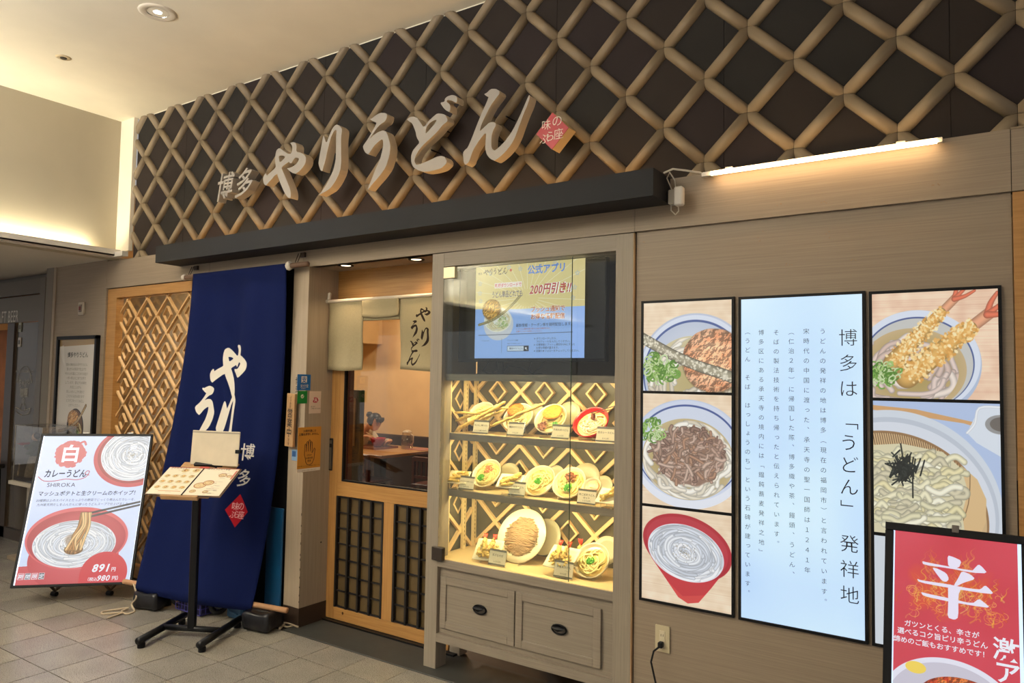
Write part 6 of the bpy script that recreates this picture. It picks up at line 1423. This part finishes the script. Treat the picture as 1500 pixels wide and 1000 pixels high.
# ------------------------------------------------------------------ acrylic case with a samurai doll on a pedestal
SX, SY, SZ = -7.05, 2.85, .70
sl_ = PZ(12, 703, .655); 
t = thing('pedestal', 'cream pedestal table carrying the acrylic case by the neighbouring shop', 'pedestal', (sl_.x+.2, sl_.y+.12, 0))
px_, py_ = sl_.x, sl_.y
px_ -= .0
B().box(px_, px_+.56, py_, py_+.30, .625, .655, c=.002).obj('pedestal_top', mat('pedestal_cream', (176, 164, 146), .5), t)
B().box(px_+.16, px_+.30, py_+.08, py_+.22, .03, .625).obj('pedestal_leg', mat('pedestal_cream_leg', (166, 154, 136), .5), t)
B().box(px_+.0, px_+.44, py_+.02, py_+.28, 0, .03, c=.002).obj('pedestal_base', mat('pedestal_wood', (140, 122, 98), .5), t)
ca = thing('acrylic_case', 'clear acrylic display case holding a small doll', 'case', (px_+.2, py_+.12, .655))
d0, d1, z0_, z1_ = py_+.02, py_+.28, .657, 1.118; c0 = PY(19, 700, d0).x; c1 = c0+.48
m_ac = glass('acrylic', (.985, .985, .98), .3)
ed = B()
for (x, y) in ((c0, d0), (c1, d0), (c0, d1), (c1, d1)): ed.box(x-.002, x+.002, y-.002, y+.002, z0_, z1_)
for (x0q, x1q, y0q, y1q) in ((c0, c1, d0-.002, d0+.002), (c0, c1, d1-.002, d1+.002), (c0-.002, c0+.002, d0, d1), (c1-.002, c1+.002, d0, d1)): ed.box(x0q, x1q, y0q, y1q, z1_-.002, z1_+.001)
ed.obj('case_edge', mat('acrylic_edge', (150, 142, 128), .2), ca)
B().box(c0, c1, d0, d0+.002, z0_, z1_).box(c0, c1, d1-.002, d1, z0_, z1_).box(c0, c0+.002, d0, d1, z0_, z1_).box(c1-.002, c1, d0, d1, z0_, z1_).box(c0, c1, d0, d1, z1_-.002, z1_).obj('case_pane', m_ac, ca)
B().box(c0+.004, c1-.004, d0+.004, d1-.004, z0_, z0_+.022).obj('case_plinth', mat('dark_plinth', (44, 36, 34), .5), ca)
dp = PY(53, 640, (d0+d1)/2); dx, dy, dz = dp.x, (d0+d1)/2, z0_+.022
dz -= .001
dl = thing('doll', 'small samurai doll in a green kimono holding out a red sake dish', 'doll', (dx, dy, dz))
m_sk = mat('doll_skin', (196, 160, 130), .5); m_kg = mat('doll_green', (58, 66, 36), .7); m_kb = mat('doll_trousers', (120, 106, 84), .7, var=.3, vs=60)
DM = T3(dx, dy, dz) @ Matrix.Scale(1.12, 4)
B(DM).lathe([(.062, 0), (.058, .05), (.045, .12), (.036, .16), (0, .165)], 14, (DM @ T3(0, 0, 0)), wob=lambda a, z: .06*math.sin(6*a)).obj('doll_trousers', m_kb, dl, smooth=True)
B(DM).lathe([(.034, .15), (.042, .19), (.046, .23), (.036, .255), (.016, .27), (0, .272)], 14, (DM @ T3(0, 0, 0))).tube([(-.03, -.01, .235), (-.07, -.02, .215), (-.10, -.03, .225)], [.020, .018, .014], 8).tube([(.03, -.02, .235), (.045, -.04, .19), (.01, -.06, .18)], [.018, .017, .013], 8).obj('doll_kimono', m_kg, dl, smooth=True)
B(DM).ball((-.004, -.006, .300), .026, .95, .9, 1.15, 2).ball((-.029, -.012, .297), .005, 1, 1, 1, 1).tube([(0, 0, .262), (-.002, 0, .285)], .012, 8).ball((-.108, -.032, .228), .010, 1, 1, .8, 1).obj('doll_head', m_sk, dl, smooth=True)
B(DM).ball((.008, .002, .308), .0255, .85, 1.0, 1.05, 2).tube([(.004, 0, .332), (-.008, 0, .336)], .005, 6).obj('doll_hair', mat('doll_hair', (18, 16, 16), .4), dl, smooth=True)
B(DM).lathe([(0, 0), (.03, .002), (.052, .014), (.049, .015), (.03, .006), (0, .004)], 18, (DM @ T3(-.105, -.035, .236))).obj('sake_dish', mat('sake_red', (170, 24, 34), .25), dl, smooth=True)
tg = PY(31, 685, dy); dz -= .002; nm = thing('name_slip', 'small wooden name slip standing in the acrylic case', 'slip', (tg.x, dy-.02, dz))
B(T3(tg.x, dy-.02, dz+.05) @ R3('Y', 12)).box(-.011, .011, -.002, .002, -.056, .048).obj('slip_board', mat('slip_wood', (150, 126, 90), .5), nm)
text('黒田節', m_text, nm, T3(tg.x+.004, dy-.0225, dz+.085) @ R3('Y', 12), .018, vertical=True, off=.01)
# black stool at the frame edge
t = thing('black_stool', 'tall black wooden stool cut off by the left edge of the photo', 'stool', (-8.0, 2.95, 0))
for (x, y, s) in ((-7.86, 2.92, 1), (-8.16, 2.92, -1), (-7.86, 3.08, 1), (-8.16, 3.08, -1)): B().tube([(x+s*.05, y, 0), (x, y, .66)], [.016, .020], 8).obj('leg', m_black, t)
B().box(-8.2, -7.82, 2.88, 3.12, .66, .70, c=.008).obj('seat', m_black, t)
# ------------------------------------------------------------------ dining room seen through the door
m_mar = mat('maroon_wood', (74, 24, 22), .35); m_tab = wood('table_wood', (150, 106, 62), (184, 138, 84), (3, 30, 30), 2, .35)
bw = struct(B().box(-9.4, -4.60, 4.25, 4.32, 0, 2.6), 'wall_booth', mat('booth_plaster', (230, 200, 155), .7, var=.06, vs=3))
t = thing('low_partition', 'dark olive low partition inside the door with a narrow price strip', 'partition', (-4.42, 4.22, 0))
pr0, pr1 = PY(500, 640, 4.2).x, PY(531, 640, 4.2).x
B().box(-4.62, pr1-.006, 4.18, 4.22, 0, PY(520, 571, 4.2).z, c=.003).obj('partition_board', mat('olive_black', (44, 38, 24), .4), t)
q0, q1 = PY(514, 583, 4.17), PY(518.5, 653, 4.17)
B().box(q0.x, q1.x, 4.172, 4.18, q1.z, q0.z).obj('price_strip', mat('strip_wood', (140, 100, 60), .5), t)
pp = PY(509.5, 600, 3.9); p2 = PY(515, 600, 3.9)
t = thing('red_post', 'slim maroon wooden post just inside the sliding door', 'post', (pp.x, 3.9, 0)); B().box(pp.x, p2.x, 3.88, 3.92, 0, 2.4, c=.002).obj('post_body', mat('post_maroon', (110, 34, 30), .4), t)
TX0, TX1, TY0, TY1, TZ = -6.72, -5.66, 5.90, 6.95, .72
t = thing('dining_table', 'pale wooden dining table by the beige wall behind the glass door', 'table', ((TX0+TX1)/2, (TY0+TY1)/2, 0))
B().box(TX0, TX1, TY0, TY1, TZ-.035, TZ, c=.004).obj('tabletop', m_tab, t)
B().box(-6.24, -6.14, 6.38, 6.48, .03, TZ-.035).obj('leg', m_blackm, t); B().box(-6.55, -5.85, 6.36, 6.50, 0, .03, c=.006).box(-6.26, -6.12, 6.1, 6.76, 0, .03, c=.006).obj('table_foot', m_blackm, t)
def chair(x, y, rz, lab):
    M = T3(x, y, 0) @ R3('Z', rz); t = thing('dining_chair', lab, 'chair', (x, y, 0), group='maroon dining chairs')
    B(M).box(-.20, .20, -.20, .20, .41, .445, c=.008).obj('seat', m_mar, t)
    for (sx, sy) in ((-1, -1), (1, -1), (-1, 1), (1, 1)): B(M).box(sx*.18-.016, sx*.18+.016, sy*.18-.016, sy*.18+.016, 0, .41 if sy > 0 else .72).obj('leg', m_mar, t)
    B(M).box(-.18, .18, -.196, -.164, .68, .73, c=.004).obj('top_rail', m_mar, t); B(M).box(-.18, .18, -.192, -.168, .50, .53).obj('lower_rail', m_mar, t)
    for k in range(5): B(M).box(-.13+k*.065-.009, -.13+k*.065+.009, -.188, -.172, .53, .68).obj('back_slat', m_mar, t)
    return t
e1 = PY(541, 685, 5.78).x; chair(e1-.20, 5.96, 0, 'maroon slat-back chair tucked at the near side of the dining table')
e2 = PY(602, 690, 6.0).x; chair(e2+.20, 6.2, 0, 'maroon slat-back chair at the right end of the dining table')
# tray, bowl, water jug, menu sheet
tc_ = PZ(557, 656, TZ+.02)
t = thing('serving_tray', 'brown serving tray under the red bowl', 'tray', (-6.38, 6.50, TZ)); m_tr = mat('tray_brown', (130, 74, 44), .35)
B().box(-6.56, -6.16, 6.32, 6.70, TZ, TZ+.008, c=.002).obj('tray_base', m_tr, t)
for a in ((-6.56, -6.16, 6.315, 6.325), (-6.56, -6.16, 6.695, 6.705), (-6.565, -6.555, 6.32, 6.70), (-6.165, -6.155, 6.32, 6.70)): B().box(a[0], a[1], a[2], a[3], TZ, TZ+.022).obj('tray_rim', m_tr, t)
bp = PY(553, 650, 6.55)
t = thing('soup_bowl', 'deep red bowl the woman is eating from', 'bowl', (bp.x, 6.55, TZ+.008))
B().lathe([(0, .0), (.040, .0), (.046, .012), (.085, .075), (.102, .112), (.098, .112), (.080, .078), (0, .03)], 24, T3(bp.x, 6.55, TZ+.009)).obj('bowl_body', mat('deep_red_bowl', (170, 20, 30), .25), t, smooth=True)
B().lathe([(0, .088), (.086, .088), (.086, .08)], 20, T3(bp.x, 6.55, TZ+.009)).obj('soup', m_cream, t)
jp = PY(596, 655, 6.70)
t = thing('water_jug', 'clear plastic water jug with a lid on the dining table', 'jug', (jp.x, 6.7, TZ))
mj = glass('jug_clear', (.92, .88, .80), .8)
B().lathe([(0, 0), (.072, 0), (.068, .10), (.058, .19), (.052, .20)], 20, T3(jp.x, 6.7, TZ+.002)).obj('jug_body', mj, t, smooth=True); B().lathe([(0, .01), (.066, .01), (.062, .12), (0, .12)], 20, T3(jp.x, 6.7, TZ+.002)).obj('water', glass('water', (.74, .68, .56), .3), t, smooth=True)
B().lathe([(0, .215), (.02, .222), (.05, .21), (.056, .195)], 20, T3(jp.x, 6.7, TZ+.002)).tube([(jp.x+.055, 6.7, TZ+.18), (jp.x+.10, 6.7, TZ+.16), (jp.x+.10, 6.7, TZ+.08), (jp.x+.065, 6.7, TZ+.05)], .008, 7).obj('jug_lid', mat('jug_lid', (190, 170, 140), .3), t, smooth=True)
t = thing('menu_sheet', 'pinkish menu sheet lying beside the water jug', 'menu', (-5.84, 6.8, TZ)); B().box(-5.98, -5.70, 6.62, 6.88, TZ+.001, TZ+.006).obj('sheet', mat('menu_pink', (170, 110, 96), .4), t)
# ------------------------------------------------------------------ the woman eating
hp = PY(548.5, 618, 6.60); HX, HY, HZ = hp.x, 6.60, hp.z
pr = thing('person', 'woman with dark tied hair in a cream top, bent over a red bowl', 'person', (HX-.30, HY, 0))
m_skin = mat('skin', (206, 152, 112), .5); m_hair = mat('black_hair', (22, 16, 14), .4, bump=.2, bs=120); m_top = mat('cream_top', (214, 198, 168), .8); m_pants = mat('pale_trousers', (190, 176, 150), .8)
def skin_mesh(name, pts, edges, radii, m, parent, sub=2):
    me = bpy.data.meshes.new(name); me.from_pydata([tuple(Vector(p)-wloc(parent)) for p in pts], edges, []); o = bpy.data.objects.new(name, me); link(o, parent)
    sk_ = o.modifiers.new('skin', 'SKIN'); d = me.skin_vertices[0].data
    for i, r in enumerate(radii): d[i].radius = (r, r) if not isinstance(r, tuple) else r
    d[0].use_root = True; s = o.modifiers.new('sub', 'SUBSURF'); s.levels = s.render_levels = sub; me.materials.append(m)
    bpy.context.view_layer.update(); dg = bpy.context.evaluated_depsgraph_get(); nm_ = bpy.data.meshes.new_from_object(o.evaluated_get(dg)); o.modifiers.clear(); o.data = nm_
    nm_.polygons.foreach_set('use_smooth', [True]*len(nm_.polygons)); return o
hx, hy, hz = HX, HY, HZ
pel = (hx-.42, hy, .565); bel = (hx-.37, hy, .66); che = (hx-.26, hy, .84); nck = (hx-.155, hy, .935); hdb = (hx-.07, hy, .985)
bx_, by_ = bp.x, 6.55
Lsh, Rsh = (hx-.24, hy+.17, .885), (hx-.24, hy-.17, .885)
Rel, Rwr = (hx-.20, hy-.25, .74), (hx-.02, hy-.17, .86); Lel, Lwr = (hx-.16, hy+.24, .74), (bx_+.08, by_+.16, .80)
knR, knL = (hx-.02, hy-.12, .50), (hx-.02, hy+.12, .50); anR, anL = (hx-.0, hy-.13, .09), (hx-.06, hy+.13, .09)
body = skin_mesh('body', [pel, bel, che, nck, hdb, Lsh, Lel, Lwr, Rsh, Rel, Rwr, (hx-.30, hy-.09, .54), knR, anR, (hx+.12, hy-.13, .05), (hx-.30, hy+.09, .54), knL, anL, (hx+.06, hy+.13, .05)],
    [(0, 1), (1, 2), (2, 3), (3, 4), (2, 5), (5, 6), (6, 7), (2, 8), (8, 9), (9, 10), (0, 11), (11, 12), (12, 13), (13, 14), (0, 15), (15, 16), (16, 17), (17, 18)],
    [.135, .12, .125, .050, .045, .055, .038, .026, .055, .038, .026, .085, .062, .040, .034, .085, .062, .040, .034], m_skin, pr)
top_ = skin_mesh('top', [pel, bel, che, (hx-.165, hy, .925), Lsh, Lel, (Lwr[0]-.03, Lwr[1]+.0, Lwr[2]-.008), Rsh, Rel, (Rwr[0]-.05, Rwr[1]-.02, Rwr[2]-.04)], [(0, 1), (1, 2), (2, 3), (2, 4), (4, 5), (5, 6), (2, 7), (7, 8), (8, 9)], [.145, .135, .140, .068, .068, .050, .040, .068, .050, .040], m_top, pr)
chair(hx-.44, hy, math.degrees(-math.pi/2), 'maroon chair the woman in the cream top sits on')
skin_mesh('trousers', [(hx-.42, hy, .56), (hx-.30, hy-.09, .54), knR, (anR[0], anR[1], .14), (hx-.30, hy+.09, .54), knL, (anL[0], anL[1], .14)], [(0, 1), (1, 2), (2, 3), (0, 4), (4, 5), (5, 6)], [.140, .098, .078, .060, .098, .078, .060], m_pants, pr)
HM = T3(hx, hy, hz) @ R3('Z', 4) @ R3('Y', 30)      # face towards local +x, bent down
hv = B(HM); bmh = bmesh.new(); bmesh.ops.create_icosphere(bmh, subdivisions=4, radius=1)
hvv = []
for v in bmh.verts:
    d = v.co.copy(); x, y, z = d.x*.088, d.y*.072, d.z*.108
    if d.z < 0: x += .018*(-d.z)*(d.x > -.2); y *= 1-.30*(-d.z)**1.6; x *= 1-.10*(-d.z)
    if d.x > 0:
        x += .020*math.exp(-((d.y)**2/.012+(d.z+.12)**2/.030)); x += .007*math.exp(-(d.y**2/.05+(d.z+.48)**2/.008)); x -= .010*math.exp(-(((abs(d.y)-.36)**2)/.02+(d.z-.06)**2/.012)); x += .006*math.exp(-(d.y**2/.05+(d.z+.85)**2/.02))
    hvv.append(Vector((x, y, z)))
hv.add(hvv, [tuple(v.index for v in f.verts) for f in bmh.faces], HM)
for s in (-1, 1): hv.ball((-.008, s*.072, -.012), .020, .7, .35, 1.1, 2, M=HM)
hd_ = hv.obj('head', m_skin, pr, smooth=True)
for s in (-1, 1):
    B().ball((.076, s*.028, .006), .0085, .6, 1.3, .5, 2, M=HM).obj('eye', mat('eye_dark', (40, 28, 24), .3), hd_); B().tube([HM @ Vector((.084, s*.014, .027)), HM @ Vector((.080, s*.032, .031)), HM @ Vector((.066, s*.046, .025))], .0028, 6).obj('eyebrow', m_hair, hd_)
B().ball((.086, 0, -.056), .008, .7, 1.9, .5, 2, M=HM).obj('mouth', mat('lips', (160, 80, 66), .4), hd_)
bmq = bmesh.new(); bmesh.ops.create_icosphere(bmq, subdivisions=4, radius=1); vv_ = []; keep = []
for v in bmq.verts:
    d = v.co; k = 1+.05*mnoise.noise(d*4); vv_.append(Vector((d.x*.096-.008, d.y*.082, d.z*.110+.008))*k)
fs_ = [tuple(v.index for v in f.verts) for f in bmq.faces if not (f.calc_center_median().x > .42-.35*f.calc_center_median().z*(f.calc_center_median().z > 0) and f.calc_center_median().z < .62) and not (f.calc_center_median().z < -.38)]
hr = B().add(vv_, fs_, HM).obj('hair', m_hair, pr, smooth=True); s_m = hr.modifiers.new('thick', 'SOLIDIFY'); s_m.thickness = .008; s_m.offset = -1
hb_ = B().ball((-.115, 0, .035), .040, 1, 1, 1, 3, .15, 40, M=HM)
for i in range(11): a = (i-5)*.17; hb_.tube([HM @ Vector((.045, math.sin(a)*.082, .088)), HM @ Vector((.076-.012*abs(math.sin(a)), math.sin(a)*.078, .070)), HM @ Vector((.084-.02*abs(math.sin(a)), math.sin(a)*.074, .044+.006*math.sin(i*2.3)))], [.015, .013, .006], 6)
hb_.obj('hair_bun', m_hair, pr, smooth=True)
def hand(wr, dirv, up, side, name='hand'):
    d = Vector(dirv).normalized(); u = Vector(up).normalized(); s = d.cross(u).normalized()*side; w0 = Vector(wr)
    b = B().ball(w0+d*.045, .036, 1, 1, 1, 2)
    bm_ = B(); vs = [w0+d*.045+(v-(w0+d*.045)) for v in b.v]
    b2_ = B(); b2_.v = [w0+d*.045+d*((v-(w0+d*.045)).dot(d))*1.25+u*((v-(w0+d*.045)).dot(u))*.42+s*((v-(w0+d*.045)).dot(s))*1.05 for v in b.v]; b2_.f = b.f
    for k, (o, L) in enumerate(((-.027, .060), (-.009, .072), (.009, .068), (.026, .054))):
        p = w0+d*.075+s*o; b2_.tube([w0+d*.05+s*o*.8, p, p+d*L*.45-u*.012, p+d*L*.55-u*(.012+L*.4), p+d*L*.35-u*(.02+L*.55)], [.009, .0088, .008, .0075, .006], 7)
    p = w0+d*.025-s*.034; b2_.tube([w0+d*.02-s*.015, p, p+d*.03-s*.012-u*.01, p+d*.052-u*.022], [.011, .0105, .009, .007], 7)
    return b2_.obj(name, m_skin, pr, smooth=True)
hand(Rwr, (.9, .35, .05), (0, 0, 1), 1); hand(Lwr, (-.35, -.85, -.1), (0, 0, 1), -1)
t = thing('chopsticks', 'pale chopsticks in the woman’s hand over the red bowl', 'chopsticks', (bx_, by_, .86)); rw = Vector(Rwr)+Vector((.08, .035, 0))
for o in (0, .012): B().tube([rw+Vector((-.05, -.02+o, .045)), Vector((bx_+.01, by_+o, TZ+.10))], .0032, 6).obj('chopstick', mat('pale_chopstick', (214, 180, 120), .5), t)
